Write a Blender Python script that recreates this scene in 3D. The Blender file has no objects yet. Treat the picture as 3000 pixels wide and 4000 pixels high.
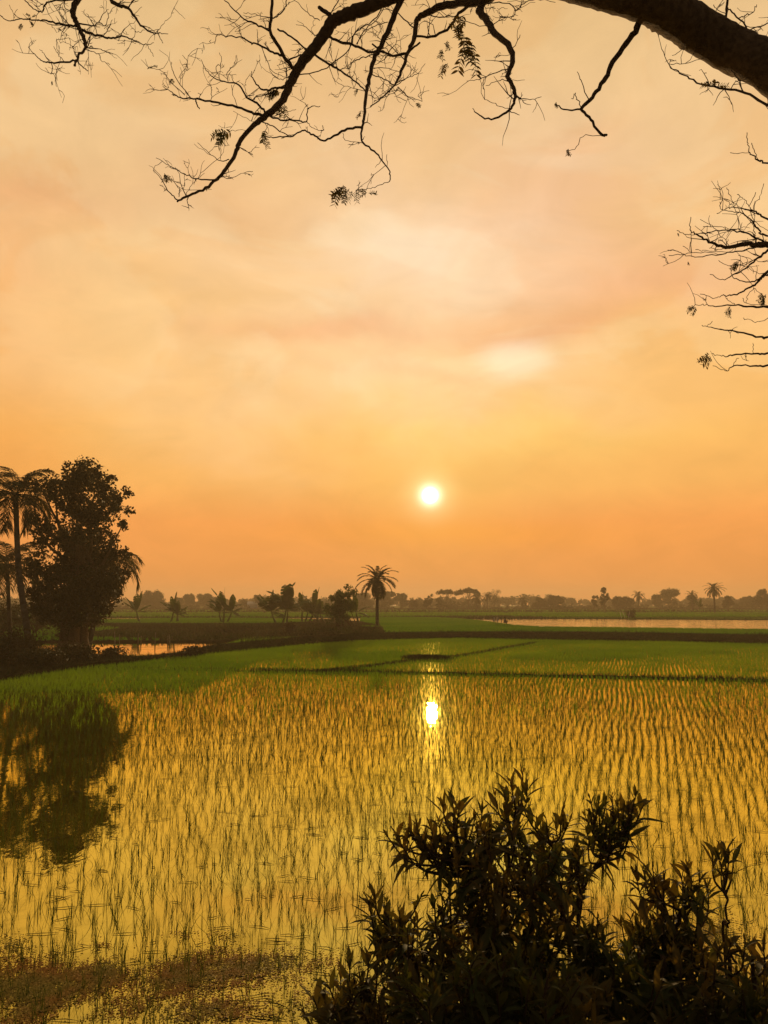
import bpy, math, random
import numpy as np
from mathutils import Vector
R = math.radians
rnd = random.Random(11)
rng = np.random.default_rng(11)
scene = bpy.context.scene
col = scene.collection

# ---------------------------------------------------------------- camera
PITCH = 6.97
F = 2889.0            # focal length in pixels of the 3000x4000 photograph
EYE = 3.2
cd = bpy.data.cameras.new('camera')
cam = bpy.data.objects.new('camera', cd)
col.objects.link(cam)
cd.sensor_fit = 'VERTICAL'
cd.sensor_height = 36
cd.lens = 26
cd.clip_start = 0.05
cd.clip_end = 5000
cam.location = (0, 0, EYE)
cam.rotation_euler = (R(90 + PITCH), 0, 0)
scene.camera = cam
sp_, cp_ = math.sin(R(PITCH)), math.cos(R(PITCH))


def ray(u, v):
    x = (u - 1500) / F
    y = -(v - 2000) / F
    return np.array([x, cp_ - y * sp_, sp_ + y * cp_])


def at(u, v, d):
    """point seen at pixel u,v at forward distance d"""
    r = ray(u, v)
    return np.array([0, 0, EYE]) + r * (d / r[1])


def gnd(u, v, z=0.0):
    """point on the plane of height z"""
    r = ray(u, v)
    t = (z - EYE) / r[2]
    p = np.array([0, 0, EYE]) + r * t
    return p


# ---------------------------------------------------------------- world / sun
def s2l(c):
    return tuple(((x / 255) / 12.92 if x / 255 <= 0.04045 else ((x / 255 + 0.055) / 1.055) ** 2.4) for x in c)


SUN = ray(1680, 1935)
SUN = SUN / np.linalg.norm(SUN)
SUN_EL = math.degrees(math.asin(SUN[2]))
SUN_AZ = math.degrees(math.atan2(SUN[0], SUN[1]))


class NT:
    """small helper to write node maths as expressions"""

    def __init__(s, tree):
        s.t = tree
        s.n = tree.nodes
        s.l = tree.links

    def new(s, typ, **kw):
        n = s.n.new(typ)
        for k, v in kw.items():
            setattr(n, k, v)
        return n

    def put(s, sock, v):
        if isinstance(v, bpy.types.NodeSocket):
            s.l.new(v, sock)
        else:
            sock.default_value = v

    def m(s, op, a, b=0.0, c=0.0, clamp=False):
        n = s.new('ShaderNodeMath', operation=op, use_clamp=clamp)
        s.put(n.inputs[0], a)
        s.put(n.inputs[1], b)
        if op in ('MULTIPLY_ADD', 'SMOOTH_MIN'):
            s.put(n.inputs[2], c)
        return n.outputs[0]

    def mr(s, v, a, b, c=0.0, d=1.0, smooth=True):
        n = s.new('ShaderNodeMapRange', interpolation_type='SMOOTHSTEP' if smooth else 'LINEAR')
        for i, x in enumerate((v, a, b, c, d)):
            s.put(n.inputs[i], x)
        return n.outputs[0]

    def mix(s, f, a, b, blend='MIX'):
        n = s.new('ShaderNodeMix', data_type='RGBA', blend_type=blend)
        s.put(n.inputs[0], f)
        s.put(n.inputs[6], a)
        s.put(n.inputs[7], b)
        return n.outputs[2]

    def noise(s, vec, scale, detail=3, rough=0.5, out=0, dist=0.0):
        n = s.new('ShaderNodeTexNoise')
        if vec is not None:
            s.l.new(vec, n.inputs['Vector'])
        n.inputs['Scale'].default_value = scale
        n.inputs['Detail'].default_value = detail
        n.inputs['Roughness'].default_value = rough
        n.inputs['Distortion'].default_value = dist
        return n.outputs[out]

    def ramp(s, f, stops, interp='LINEAR'):
        n = s.new('ShaderNodeValToRGB')
        n.color_ramp.interpolation = interp
        e = n.color_ramp.elements
        while len(e) < len(stops):
            e.new(0.5)
        for i, (p, c) in enumerate(stops):
            e[i].position = p
            e[i].color = (*c[:3], 1)
        s.put(n.inputs[0], f)
        return n.outputs[0]


def make_world():
    w = bpy.data.worlds.new('World')
    scene.world = w
    w.use_nodes = True
    w.node_tree.nodes.clear()
    q = NT(w.node_tree)
    tc = q.new('ShaderNodeTexCoord').outputs['Generated']
    nv = q.new('ShaderNodeVectorMath', operation='NORMALIZE')
    q.l.new(tc, nv.inputs[0])
    d = nv.outputs[0]
    sep = q.new('ShaderNodeSeparateXYZ')
    q.l.new(d, sep.inputs[0])
    X, Y, Z = sep.outputs
    el0 = q.m('MULTIPLY', q.m('ARCSINE', Z), 57.29578)
    az0 = q.m('MULTIPLY', q.m('ARCTAN2', X, Y), 57.29578)
    # stretched cloud noise, used to bend the bands and the bright patches
    mp = q.new('ShaderNodeMapping')
    q.l.new(d, mp.inputs[0])
    mp.inputs['Scale'].default_value = (1, 1, 1.9)
    mp.inputs['Location'].default_value = (3.1, 0.4, 1.7)
    n1 = q.noise(mp.outputs[0], 2.6, 4, 0.5)
    n2 = q.noise(mp.outputs[0], 5.5, 5, 0.55, dist=0.6)
    mp2 = q.new('ShaderNodeMapping')
    q.l.new(d, mp2.inputs[0])
    mp2.inputs['Scale'].default_value = (1, 1, 1.5)
    mp2.inputs['Location'].default_value = (7.7, 2.2, 4.9)
    n3 = q.noise(mp2.outputs[0], 4.2, 4, 0.5)
    el = q.m('ADD', el0, q.m('MULTIPLY', q.m('SUBTRACT', n1, 0.5), 7.0))
    elw = q.m('ADD', el0, q.m('MULTIPLY', q.m('SUBTRACT', n3, 0.5), 16.0))
    azw = q.m('ADD', az0, q.m('MULTIPLY', q.m('SUBTRACT', n2, 0.5), 22.0))
    elr = q.mix(q.mr(el0, 6, 14), el0, el)  # bands stay level near the horizon
    rows = [(0.0, (236, 150, 74)), (3, (243, 157, 79)), (6, (250, 164, 84)), (9, (252, 182, 96)), (13, (253, 189, 102)),
            (18.7, (252, 195, 120)), (26, (248, 198, 134)), (34, (240, 193, 134)), (42, (226, 182, 122)),
            (60, (190, 166, 136)), (90, (145, 132, 122))]
    base = q.ramp(q.m('DIVIDE', elr, 90.0, clamp=True), [(a / 90, s2l(c)) for a, c in rows])
    cur = base

    def feature(u, v, su, sv, rgb, w=1.0, pw=1.0):
        nonlocal cur
        r = ray(u, v)
        r = r / np.linalg.norm(r)
        a0 = math.degrees(math.atan2(r[0], r[1]))
        e0 = math.degrees(math.asin(r[2]))
        sa, se = su / 50.4, sv / 50.4
        A = q.m('ADD', q.m('MULTIPLY', azw, w), q.m('MULTIPLY', az0, 1 - w))
        E = q.m('ADD', q.m('MULTIPLY', elw, w), q.m('MULTIPLY', el0, 1 - w))
        dx = q.m('DIVIDE', q.m('SUBTRACT', A, a0), sa)
        dy = q.m('DIVIDE', q.m('SUBTRACT', E, e0), se)
        g = q.m('EXPONENT', q.m('MULTIPLY', q.m('POWER', q.m('ADD', q.m('MULTIPLY', dx, dx), q.m('MULTIPLY', dy, dy)), pw), -1.0))
        vm = q.new('ShaderNodeVectorMath', operation='SCALE')
        vm.inputs[0].default_value = rgb
        q.l.new(g, vm.inputs[3])
        va = q.new('ShaderNodeVectorMath', operation='ADD')
        q.l.new(cur, va.inputs[0])
        q.l.new(vm.outputs[0], va.inputs[1])
        cur = va.outputs[0]

    feature(1550, 1150, 700, 420, (0.05, 0.10, 0.13))
    feature(1650, 1020, 330, 150, (0.03, 0.07, 0.09), 0.8)
    feature(1300, 1600, 900, 200, (0.04, 0.08, 0.09))
    feature(1900, 1730, 600, 130, (0.03, 0.06, 0.0))
    feature(1250, 1340, 420, 60, (-0.04, -0.10, -0.05), 0.6)
    feature(1700, 1500, 300, 40, (-0.02, -0.06, -0.04), 0.6)
    feature(2600, 1120, 650, 120, (-0.03, -0.07, -0.01), 0.5)
    feature(2100, 1300, 330, 60, (-0.05, -0.09, -0.04), 0.5)
    feature(2200, 850, 450, 260, (-0.01, -0.03, 0.02), 0.6)
    feature(700, 760, 600, 110, (-0.08, -0.08, -0.04), 0.6)
    feature(200, 780, 400, 60, (-0.04, -0.05, -0.02), 0.6)
    feature(0, 1050, 260, 330, (-0.02, -0.06, -0.02), 0.6)
    feature(0, 1750, 300, 300, (-0.03, -0.07, -0.03), 0.3)
    feature(1750, 2090, 700, 60, (0.03, 0.0, -0.02), 0.2)
    feature(1500, 2330, 1300, 60, (-0.08, -0.01, 0.02), 0.1)
    # second pale spot where the cloud thins above the sun
    feature(2010, 1405, 135, 78, (0.08, 0.16, 0.18), 0.14, 1.8)
    feature(1960, 1440, 220, 80, (0.03, 0.07, 0.05), 0.35)
    # soft-edged cloud banks
    cn = q.noise(mp.outputs[0], 3.4, 6, 0.52, dist=1.2)
    bank = q.mr(cn, 0.47, 0.56)
    bank = q.m('MULTIPLY', bank, q.m('MULTIPLY', q.mr(el0, 11, 19), q.mr(el0, 52, 34)))
    vm = q.new('ShaderNodeVectorMath', operation='SCALE')
    vm.inputs[0].default_value = (0.015, 0.045, 0.04)
    q.l.new(bank, vm.inputs[3])
    va = q.new('ShaderNodeVectorMath', operation='ADD')
    q.l.new(cur, va.inputs[0])
    q.l.new(vm.outputs[0], va.inputs[1])
    cur = va.outputs[0]
    # cloud texture
    tex = q.mr(q.noise(mp.outputs[0], 9.0, 5, 0.6, dist=0.8), 0.3, 0.7, 0.945, 1.055, smooth=False)
    vm = q.new('ShaderNodeVectorMath', operation='SCALE')
    q.l.new(cur, vm.inputs[0])
    q.l.new(tex, vm.inputs[3])
    cur = vm.outputs[0]
    # the sky away from the sunset is dim
    sd = Vector((SUN[0], SUN[1], 0)).normalized()
    dp = q.new('ShaderNodeVectorMath', operation='DOT_PRODUCT')
    q.l.new(d, dp.inputs[0])
    dp.inputs[1].default_value = (sd.x, sd.y, 0)
    back = q.mr(dp.outputs['Value'], -0.1, 0.72)
    cur = q.mix(back, (0.20, 0.17, 0.14, 1), cur)
    # the sun: a veiled disc with its halo
    dp = q.new('ShaderNodeVectorMath', operation='DOT_PRODUCT')
    q.l.new(d, dp.inputs[0])
    dp.inputs[1].default_value = tuple(float(x) for x in SUN)
    ang = q.m('MULTIPLY', q.m('ARCCOSINE', q.m('MINIMUM', dp.outputs['Value'], 1.0)), 57.29578)

    def halo(sig, rgb, p=1.0):
        nonlocal cur
        g = q.m('EXPONENT', q.m('MULTIPLY', q.m('POWER', q.m('DIVIDE', ang, sig), p), -1.0))
        vm = q.new('ShaderNodeVectorMath', operation='SCALE')
        vm.inputs[0].default_value = rgb
        q.l.new(g, vm.inputs[3])
        va = q.new('ShaderNodeVectorMath', operation='ADD')
        q.l.new(cur, va.inputs[0])
        q.l.new(vm.outputs[0], va.inputs[1])
        cur = va.outputs[0]
    halo(0.48, (5.0, 4.6, 3.6), 3.0)
    halo(0.90, (0.9, 0.75, 0.62), 3.0)
    halo(1.75, (0.20, 0.26, 0.16), 2.4)
    halo(6.0, (0.03, 0.06, 0.01), 1.5)
    bg = q.new('ShaderNodeBackground')
    q.l.new(cur, bg.inputs[0])
    bg.inputs[1].default_value = 1.0
    out = q.new('ShaderNodeOutputWorld')
    q.l.new(bg.outputs[0], out.inputs[0])


make_world()
sl = bpy.data.lights.new('sun', 'SUN')
sl.energy = 3.2
sl.angle = R(0.6)
sl.color = (1.0, 0.66, 0.30)
so = bpy.data.objects.new('sun', sl)
col.objects.link(so)
so.rotation_euler = Vector([float(x) for x in SUN]).to_track_quat('Z', 'Y').to_euler()
so.location = (0, 0, 40)
scene.view_settings.view_transform = 'Standard'
scene.view_settings.look = 'None'
scene.view_settings.exposure = 0.0
scene.view_settings.gamma = 1
scene.render.engine = 'CYCLES'
cy = scene.cycles
cy.max_bounces = 6
cy.diffuse_bounces = 2
cy.glossy_bounces = 3
cy.transmission_bounces = 3
cy.volume_bounces = 0
cy.transparent_max_bounces = 8
cy.use_denoising = True
cy.sample_clamp_indirect = 6

# ---------------------------------------------------------------- materials
MATS = {}


def mat(name):
    m = bpy.data.materials.new(name)
    m.use_nodes = True
    m.node_tree.nodes.clear()
    MATS[name] = m
    q = NT(m.node_tree)
    q.out = q.new('ShaderNodeOutputMaterial')
    return m, q


def principled(q, colr, rough=0.8, bump=None, bstr=0.3, bdist=0.02, spec=0.08):
    p = q.new('ShaderNodeBsdfPrincipled')
    q.put(p.inputs['Base Color'], colr)
    p.inputs['Roughness'].default_value = rough
    p.inputs['Specular IOR Level'].default_value = spec
    if bump is not None:
        b = q.new('ShaderNodeBump')
        b.inputs['Strength'].default_value = bstr
        b.inputs['Distance'].default_value = bdist
        q.l.new(bump, b.inputs['Height'])
        q.l.new(b.outputs[0], p.inputs['Normal'])
    return p


def geo_pos(q):
    return q.new('ShaderNodeNewGeometry').outputs['Position']


def leaf_mat(name, c1, c2, trans, rough=0.7, scale=0.8, mixf=0.5, spec=0.12):
    m, q = mat(name)
    n = q.noise(geo_pos(q), scale, 3, 0.6)
    c = q.mix(q.mr(n, 0.35, 0.65), (*c1, 1), (*c2, 1))
    p = principled(q, c, rough, spec=spec)
    t = q.new('ShaderNodeBsdfTranslucent')
    tcx = q.mix(1.0, c, (*trans, 1), 'MULTIPLY')
    q.l.new(tcx, t.inputs[0])
    mx = q.new('ShaderNodeMixShader')
    mx.inputs[0].default_value = mixf
    q.l.new(p.outputs[0], mx.inputs[1])
    q.l.new(t.outputs[0], mx.inputs[2])
    q.l.new(mx.outputs[0], q.out.inputs[0])
    return m


def solid(name, c1, c2, scale=4.0, rough=0.85, bump=0.4, bdist=0.02, bscale=None, detail=5):
    m, q = mat(name)
    pos = geo_pos(q)
    n = q.noise(pos, scale, detail, 0.6)
    c = q.mix(q.mr(n, 0.35, 0.65), (*c1, 1), (*c2, 1))
    b = q.noise(pos, bscale or scale * 3, 5, 0.65)
    p = principled(q, c, rough, b, bump, bdist, 0.0 if 'soil' in name else 0.08)
    if 'soil' in name:
        nb = p.inputs['Normal'].links[0].from_socket
        p = q.new('ShaderNodeBsdfDiffuse')
        q.l.new(c, p.inputs[0])
        q.l.new(nb, p.inputs['Normal'])
    q.l.new(p.outputs[0], q.out.inputs[0])
    return m


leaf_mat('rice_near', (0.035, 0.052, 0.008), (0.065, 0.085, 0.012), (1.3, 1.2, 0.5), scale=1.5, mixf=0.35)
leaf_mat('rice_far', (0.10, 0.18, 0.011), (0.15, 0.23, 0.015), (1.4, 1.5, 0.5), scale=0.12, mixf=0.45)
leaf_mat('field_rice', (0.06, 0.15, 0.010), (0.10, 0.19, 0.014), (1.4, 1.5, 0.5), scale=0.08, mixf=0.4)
leaf_mat('bank_grass', (0.024, 0.034, 0.007), (0.036, 0.036, 0.010), (1.1, 1.0, 0.5), scale=0.25, mixf=0.15)
leaf_mat('meadow_grass', (0.034, 0.046, 0.009), (0.042, 0.036, 0.012), (1.2, 1.1, 0.5), scale=0.07, mixf=0.2)
leaf_mat('tree_leaf', (0.030, 0.034, 0.010), (0.045, 0.036, 0.012), (1.3, 0.9, 0.3), scale=0.6, mixf=0.18)
leaf_mat('palm_leaf', (0.032, 0.042, 0.010), (0.050, 0.045, 0.014), (1.4, 1.0, 0.3), scale=0.6, mixf=0.3)
leaf_mat('banana_leaf', (0.040, 0.070, 0.014), (0.055, 0.085, 0.02), (1.3, 1.2, 0.4), scale=0.6, mixf=0.3)
leaf_mat('far_leaf', (0.035, 0.045, 0.014), (0.05, 0.05, 0.018), (1.2, 1.0, 0.4), scale=0.1, mixf=0.2)
leaf_mat('shrub_leaf', (0.040, 0.052, 0.012), (0.085, 0.065, 0.020), (1.6, 1.2, 0.4), scale=5, mixf=0.4)
leaf_mat('dry_leaf', (0.05, 0.032, 0.015), (0.035, 0.03, 0.012), (1.2, 0.8, 0.3), scale=9, mixf=0.2)
leaf_mat('weed', (0.34, 0.15, 0.02), (0.26, 0.19, 0.025), (1, 1, 1), scale=2.2, mixf=0.1)
solid('bark', (0.06, 0.034, 0.016), (0.12, 0.075, 0.038), 22, 0.9, 0.9, 0.03, 40)
solid('twig_bark', (0.045, 0.026, 0.013), (0.07, 0.04, 0.02), 20, 0.9, 0.5, 0.01)
solid('palm_bark', (0.05, 0.038, 0.024), (0.08, 0.062, 0.042), 4, 0.9, 0.8, 0.05)
solid('mud', (0.045, 0.032, 0.016), (0.07, 0.05, 0.022), 1.5, 0.9, 0.5, 0.05)
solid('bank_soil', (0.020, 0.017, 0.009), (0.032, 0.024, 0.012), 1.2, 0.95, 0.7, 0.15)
solid('meadow_soil', (0.030, 0.026, 0.010), (0.045, 0.032, 0.014), 0.25, 0.95, 0.7, 0.15)
solid('field_soil', (0.05, 0.085, 0.012), (0.07, 0.11, 0.014), 0.2, 0.95, 0.5, 0.1)
solid('wood_pole', (0.10, 0.07, 0.04), (0.15, 0.11, 0.07), 8, 0.8, 0.4, 0.01)
solid('pale_cloth', (0.42, 0.33, 0.22), (0.5, 0.4, 0.27), 5, 0.9, 0.2, 0.01)
solid('skin', (0.10, 0.05, 0.03), (0.12, 0.06, 0.035), 6, 0.6, 0.1, 0.005)
solid('shirt', (0.05, 0.045, 0.05), (0.07, 0.06, 0.06), 6, 0.9, 0.2, 0.01)
solid('hair', (0.01, 0.008, 0.007), (0.015, 0.012, 0.01), 20, 0.7, 0.3, 0.005)
solid('sheet_metal', (0.30, 0.29, 0.27), (0.4, 0.38, 0.35), 3, 0.6, 0.2, 0.01)


def water_mat(name, tint, mud, ripple, dist, mud_share, rough, film=0.0):
    m, q = mat(name)
    pos = geo_pos(q)
    mp = q.new('ShaderNodeMapping')
    q.l.new(pos, mp.inputs[0])
    mp.inputs['Scale'].default_value = (1.0, 0.55, 1.0)
    w1 = q.noise(mp.outputs[0], 3.2, 3, 0.5)
    w2 = q.noise(mp.outputs[0], 17.0, 2, 0.5)
    w3 = q.noise(pos, 0.35, 2, 0.5)
    h = q.m('ADD', q.m('MULTIPLY', w1, 1.0), q.m('MULTIPLY', w2, 0.16))
    sy = q.new('ShaderNodeSeparateXYZ')
    q.l.new(pos, sy.inputs[0])
    amp = q.m('MULTIPLY', q.mr(w3, 0.35, 0.65, 0.6, 1.2), q.mr(sy.outputs[1], 25, 42, 1.0, 3.5))
    b = q.new('ShaderNodeBump')
    b.inputs['Distance'].default_value = dist
    q.put(b.inputs['Strength'], q.m('MULTIPLY', amp, ripple))
    q.l.new(h, b.inputs['Height'])
    g = q.new('ShaderNodeBsdfGlossy')
    g.inputs['Color'].default_value = (*tint, 1)
    g.inputs['Roughness'].default_value = rough
    q.l.new(b.outputs[0], g.inputs['Normal'])
    g2 = q.new('ShaderNodeBsdfGlossy')
    g2.inputs['Color'].default_value = (*tint, 1)
    g2.inputs['Roughness'].default_value = 0.24
    q.l.new(b.outputs[0], g2.inputs['Normal'])
    gm_ = q.new('ShaderNodeMixShader')
    gm_.inputs[0].default_value = film
    q.l.new(g.outputs[0], gm_.inputs[1])
    q.l.new(g2.outputs[0], gm_.inputs[2])
    g = gm_
    df = q.new('ShaderNodeBsdfDiffuse')
    nm = q.noise(pos, 0.8, 4, 0.6)
    q.l.new(q.mix(nm, (*mud, 1), (mud[0] * 1.5, mud[1] * 1.5, mud[2] * 1.3, 1)), df.inputs[0])
    lw = q.new('ShaderNodeLayerWeight')
    lw.inputs['Blend'].default_value = 0.5
    f = q.mr(lw.outputs['Facing'], 0.40, 0.80, mud_share, 1.0, smooth=False)
    scum = q.m('ADD', q.m('MULTIPLY', q.noise(pos, 0.55, 5, 0.65), 0.7), q.m('MULTIPLY', q.noise(pos, 6.0, 4, 0.7), 0.3))
    f = q.m('MULTIPLY', f, q.mr(scum, 0.46, 0.62, 1.0, 0.72))
    mx = q.new('ShaderNodeMixShader')
    q.l.new(f, mx.inputs[0])
    q.l.new(df.outputs[0], mx.inputs[1])
    q.l.new(g.outputs[0], mx.inputs[2])
    q.l.new(mx.outputs[0], q.out.inputs[0])
    return m


water_mat('paddy_water', (0.82, 0.72, 0.17), (0.12, 0.105, 0.012), 0.42, 0.0055, 0.42, 0.010, 0.0045)
water_mat('pond_water', (1.0, 0.96, 0.86), (0.08, 0.06, 0.03), 0.7, 0.032, 0.7, 0.05)
water_mat('small_pond_water', (0.97, 0.84, 0.55), (0.08, 0.06, 0.03), 0.15, 0.006, 0.7, 0.03)


# ---------------------------------------------------------------- mesh helpers
class Geo:
    def __init__(s):
        s.v = []
        s.f4 = []
        s.f3 = []
        s.n = 0

    def add(s, v, q=None, t=None):
        v = np.asarray(v, dtype=np.float64).reshape(-1, 3)
        if q is not None and len(q):
            s.f4.append(np.asarray(q, dtype=np.int64).reshape(-1, 4) + s.n)
        if t is not None and len(t):
            s.f3.append(np.asarray(t, dtype=np.int64).reshape(-1, 3) + s.n)
        s.v.append(v)
        s.n += len(v)

    def mesh(s, name, material, smooth=False):
        me = bpy.data.meshes.new(name)
        V = np.concatenate(s.v) if s.v else np.zeros((0, 3))
        f4 = np.concatenate(s.f4) if s.f4 else np.zeros((0, 4), int)
        f3 = np.concatenate(s.f3) if s.f3 else np.zeros((0, 3), int)
        me.vertices.add(len(V))
        me.vertices.foreach_set('co', V.astype(np.float32).ravel())
        nl = f4.size + f3.size
        me.loops.add(nl)
        me.loops.foreach_set('vertex_index', np.concatenate([f4.ravel(), f3.ravel()]).astype(np.int32))
        me.polygons.add(len(f4) + len(f3))
        ls = np.concatenate([np.arange(len(f4)) * 4, f4.size + np.arange(len(f3)) * 3]).astype(np.int32)
        me.polygons.foreach_set('loop_start', ls)
        me.update(calc_edges=True)
        me.validate()
        if smooth:
            me.polygons.foreach_set('use_smooth', [True] * len(me.polygons))
        if material:
            me.materials.append(MATS[material])
        return me


def tag(o, label=None, cat=None, group=None, kind=None):
    if label:
        o['label'] = label
    if cat:
        o['category'] = cat
    if group:
        o['group'] = group
    if kind:
        o['kind'] = kind
    return o


def obj(name, geo, material, parent=None, smooth=False):
    me = geo.mesh(name, material, smooth) if isinstance(geo, Geo) else geo
    if parent is not None and parent.location.length > 0 and isinstance(geo, Geo):
        L = parent.location
        me.transform(__import__('mathutils').Matrix.Translation((-L.x, -L.y, -L.z)))
    o = bpy.data.objects.new(name, me)
    col.objects.link(o)
    if parent is not None:
        o.parent = parent
    return o


def empty(name, loc, label, cat, group=None):
    o = bpy.data.objects.new(name, None)
    o.location = [float(x) for x in loc]
    o.empty_display_size = 0.2
    col.objects.link(o)
    return tag(o, label, cat, group)


def unit(a):
    a = np.asarray(a, float)
    return a / (np.linalg.norm(a, axis=-1, keepdims=True) + 1e-12)


def tube(g, P, rad, k=6, lump=0.0, cap=True):
    P = np.asarray(P, float)
    n = len(P)
    rad = np.asarray(rad, float) * np.ones(n)
    T = np.gradient(P, axis=0) if n > 2 else np.array([P[1] - P[0]] * 2)
    T = unit(T)
    ref = np.array([0.31, 0.2, 0.93])
    if abs(np.dot(T[0], ref)) > 0.9:
        ref = np.array([1.0, 0.1, 0])
    N = np.zeros_like(P)
    a = ref
    for i in range(n):
        a = a - T[i] * np.dot(a, T[i])
        a = a / (np.linalg.norm(a) + 1e-9)
        N[i] = a
    B = np.cross(T, N)
    th = np.linspace(0, 2 * np.pi, k, endpoint=False)
    rr = rad[:, None] * (1 + lump * rng.normal(size=(n, k)) if lump else np.ones((n, k)))
    V = P[:, None, :] + rr[..., None] * (np.cos(th)[None, :, None] * N[:, None, :] + np.sin(th)[None, :, None] * B[:, None, :])
    V = V.reshape(-1, 3)
    q = []
    for i in range(n - 1):
        for j in range(k):
            a0, a1 = i * k + j, i * k + (j + 1) % k
            q.append((a0, a1, a1 + k, a0 + k))
    t = []
    if cap:
        V = np.vstack([V, P[0] - T[0] * rad[0] * .3, P[-1] + T[-1] * rad[-1] * .6])
        c0, c1 = n * k, n * k + 1
        for j in range(k):
            t.append((c0, (j + 1) % k, j))
            t.append((c1, (n - 1) * k + j, (n - 1) * k + (j + 1) % k))
    g.add(V, q, t)


def smooth_line(P, per=6, extra=None):
    """Catmull-Rom through the points; returns points and parameter"""
    P = np.asarray(P, float)
    if len(P) < 3:
        t = np.linspace(0, 1, per + 1)[:, None]
        return P[0] * (1 - t) + P[-1] * t
    Q = np.vstack([2 * P[0] - P[1], P, 2 * P[-1] - P[-2]])
    out = []
    for i in range(1, len(Q) - 2):
        for k in range(per):
            t = k / per
            p0, p1, p2, p3 = Q[i - 1], Q[i], Q[i + 1], Q[i + 2]
            out.append(0.5 * ((2 * p1) + (-p0 + p2) * t + (2 * p0 - 5 * p1 + 4 * p2 - p3) * t * t + (-p0 + 3 * p1 - 3 * p2 + p3) * t ** 3))
    out.append(P[-1])
    return np.array(out)


def blades(g, base, height, width, leanaz, lean, seg=3, tip=0.08):
    """grass / rice blades, all at once"""
    n = len(base)
    if n == 0:
        return
    t = np.linspace(0, 1, seg + 1)
    L = np.stack([np.cos(leanaz), np.sin(leanaz), np.zeros(n)], 1)
    wa = rng.uniform(0, np.pi, n)
    W = np.stack([np.cos(wa), np.sin(wa), np.zeros(n)], 1)
    up = np.array([0, 0, 1.0])
    V = np.zeros((n, seg + 1, 2, 3))
    for i, tt in enumerate(t):
        hh = height * (tt - 0.45 * np.minimum(lean, 1.1) * tt * tt * 0.8)
        out = height * lean * (0.25 * tt + 0.75 * tt * tt)
        c = base + up * hh[:, None] + L * out[:, None]
        w = width * 0.5 * (1 - (1 - tip) * tt ** 1.6)
        V[:, i, 0] = c - W * w[:, None]
        V[:, i, 1] = c + W * w[:, None]
    idx = np.arange(n)[:, None] * (seg + 1) * 2
    q = []
    for i in range(seg):
        q.append(np.stack([idx[:, 0] + 2 * i, idx[:, 0] + 2 * i + 1, idx[:, 0] + 2 * i + 3, idx[:, 0] + 2 * i + 2], 1))
    g.add(V.reshape(-1, 3), np.concatenate(q))


def leafquads(g, C, size, aspect=0.5, vert=0.0):
    """small pointed leaf faces at the points C"""
    n = len(C)
    d = unit(rng.normal(size=(n, 3)) + np.array([0, 0, -vert]))
    e = unit(np.cross(d, rng.normal(size=(n, 3))))
    s = size * rng.uniform(0.6, 1.3, (n, 1))
    nn = np.cross(d, e)
    V = np.stack([C - d * s * .5, C + e * s * aspect * .5 + nn * s * .08, C + d * s * .5, C - e * s * aspect * .5 + nn * s * .08], 1)
    g.add(V.reshape(-1, 3), np.arange(n * 4).reshape(-1, 4))


def lance(g, base, d, length, width, droop, up=None):
    """folded lance-shaped leaves: base, direction, length, width, droop per leaf"""
    n = len(base)
    d = unit(d)
    side = unit(np.cross(d, np.array([0, 0, 1.0]) + 0.25 * rng.normal(size=(n, 3))))
    nrm = np.cross(side, d)
    ts = [0, .18, .42, .7, 1.0]
    ws = [.12, .75, 1.0, .7, .02]
    V = np.zeros((n, 5, 3, 3))
    for i, (t, w) in enumerate(zip(ts, ws)):
        c = base + d * (length * t)[:, None] - np.array([0, 0, 1.0]) * (droop * length * t * t)[:, None]
        hw = (width * .5 * w)[:, None]
        V[:, i, 0] = c - side * hw + nrm * hw * .35
        V[:, i, 1] = c
        V[:, i, 2] = c + side * hw + nrm * hw * .35
    idx = np.arange(n) * 15
    q = []
    for i in range(4):
        for j in range(2):
            a = idx + i * 3 + j
            q.append(np.stack([a, a + 1, a + 4, a + 3], 1))
    g.add(V.reshape(-1, 3), np.concatenate(q))


def in_poly(x, y, poly):
    inside = np.zeros(len(x), bool)
    n = len(poly)
    for i in range(n):
        x0, y0 = poly[i][:2]
        x1, y1 = poly[(i + 1) % n][:2]
        c = ((y0 > y) != (y1 > y))
        with np.errstate(divide='ignore', invalid='ignore'):
            xx = (x1 - x0) * (y - y0) / (y1 - y0 + 1e-12) + x0
        inside ^= c & (x < xx)
    return inside


def vnoise(x, y, s, seed=0):
    """cheap smooth noise 0..1"""
    r = np.random.default_rng(seed)
    o = np.zeros_like(x, dtype=float)
    for k in range(6):
        a = r.uniform(0, 2 * np.pi)
        f = s * r.uniform(0.6, 1.9)
        o += np.sin((x * np.cos(a) + y * np.sin(a)) * f + r.uniform(0, 6.28))
    return 0.5 + o / 7.0


# ---------------------------------------------------------------- ground, water, land
def sheet(name, x0, x1, y0, y1, z, material, nx=1, ny=1):
    g = Geo()
    xs = np.linspace(x0, x1, nx + 1)
    ys = np.linspace(y0, y1, ny + 1)
    X, Y = np.meshgrid(xs, ys)
    V = np.stack([X.ravel(), Y.ravel(), np.full(X.size, z)], 1)
    q = [(j * (nx + 1) + i, j * (nx + 1) + i + 1, (j + 1) * (nx + 1) + i + 1, (j + 1) * (nx + 1) + i) for j in range(ny) for i in range(nx)]
    g.add(V, q)
    return tag(obj(name, g, material), kind='structure')


sheet('ground', -700, 700, -50, 900, -0.16, 'mud')
sheet('paddy_water', -75, 75, 3.6, 68, 0.0, 'paddy_water')
sheet('small_pond_water', -34, -8, 43, 68, 0.004, 'small_pond_water')
sheet('pond_water', -300, 300, 80, 262, 0.004, 'pond_water')


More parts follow.
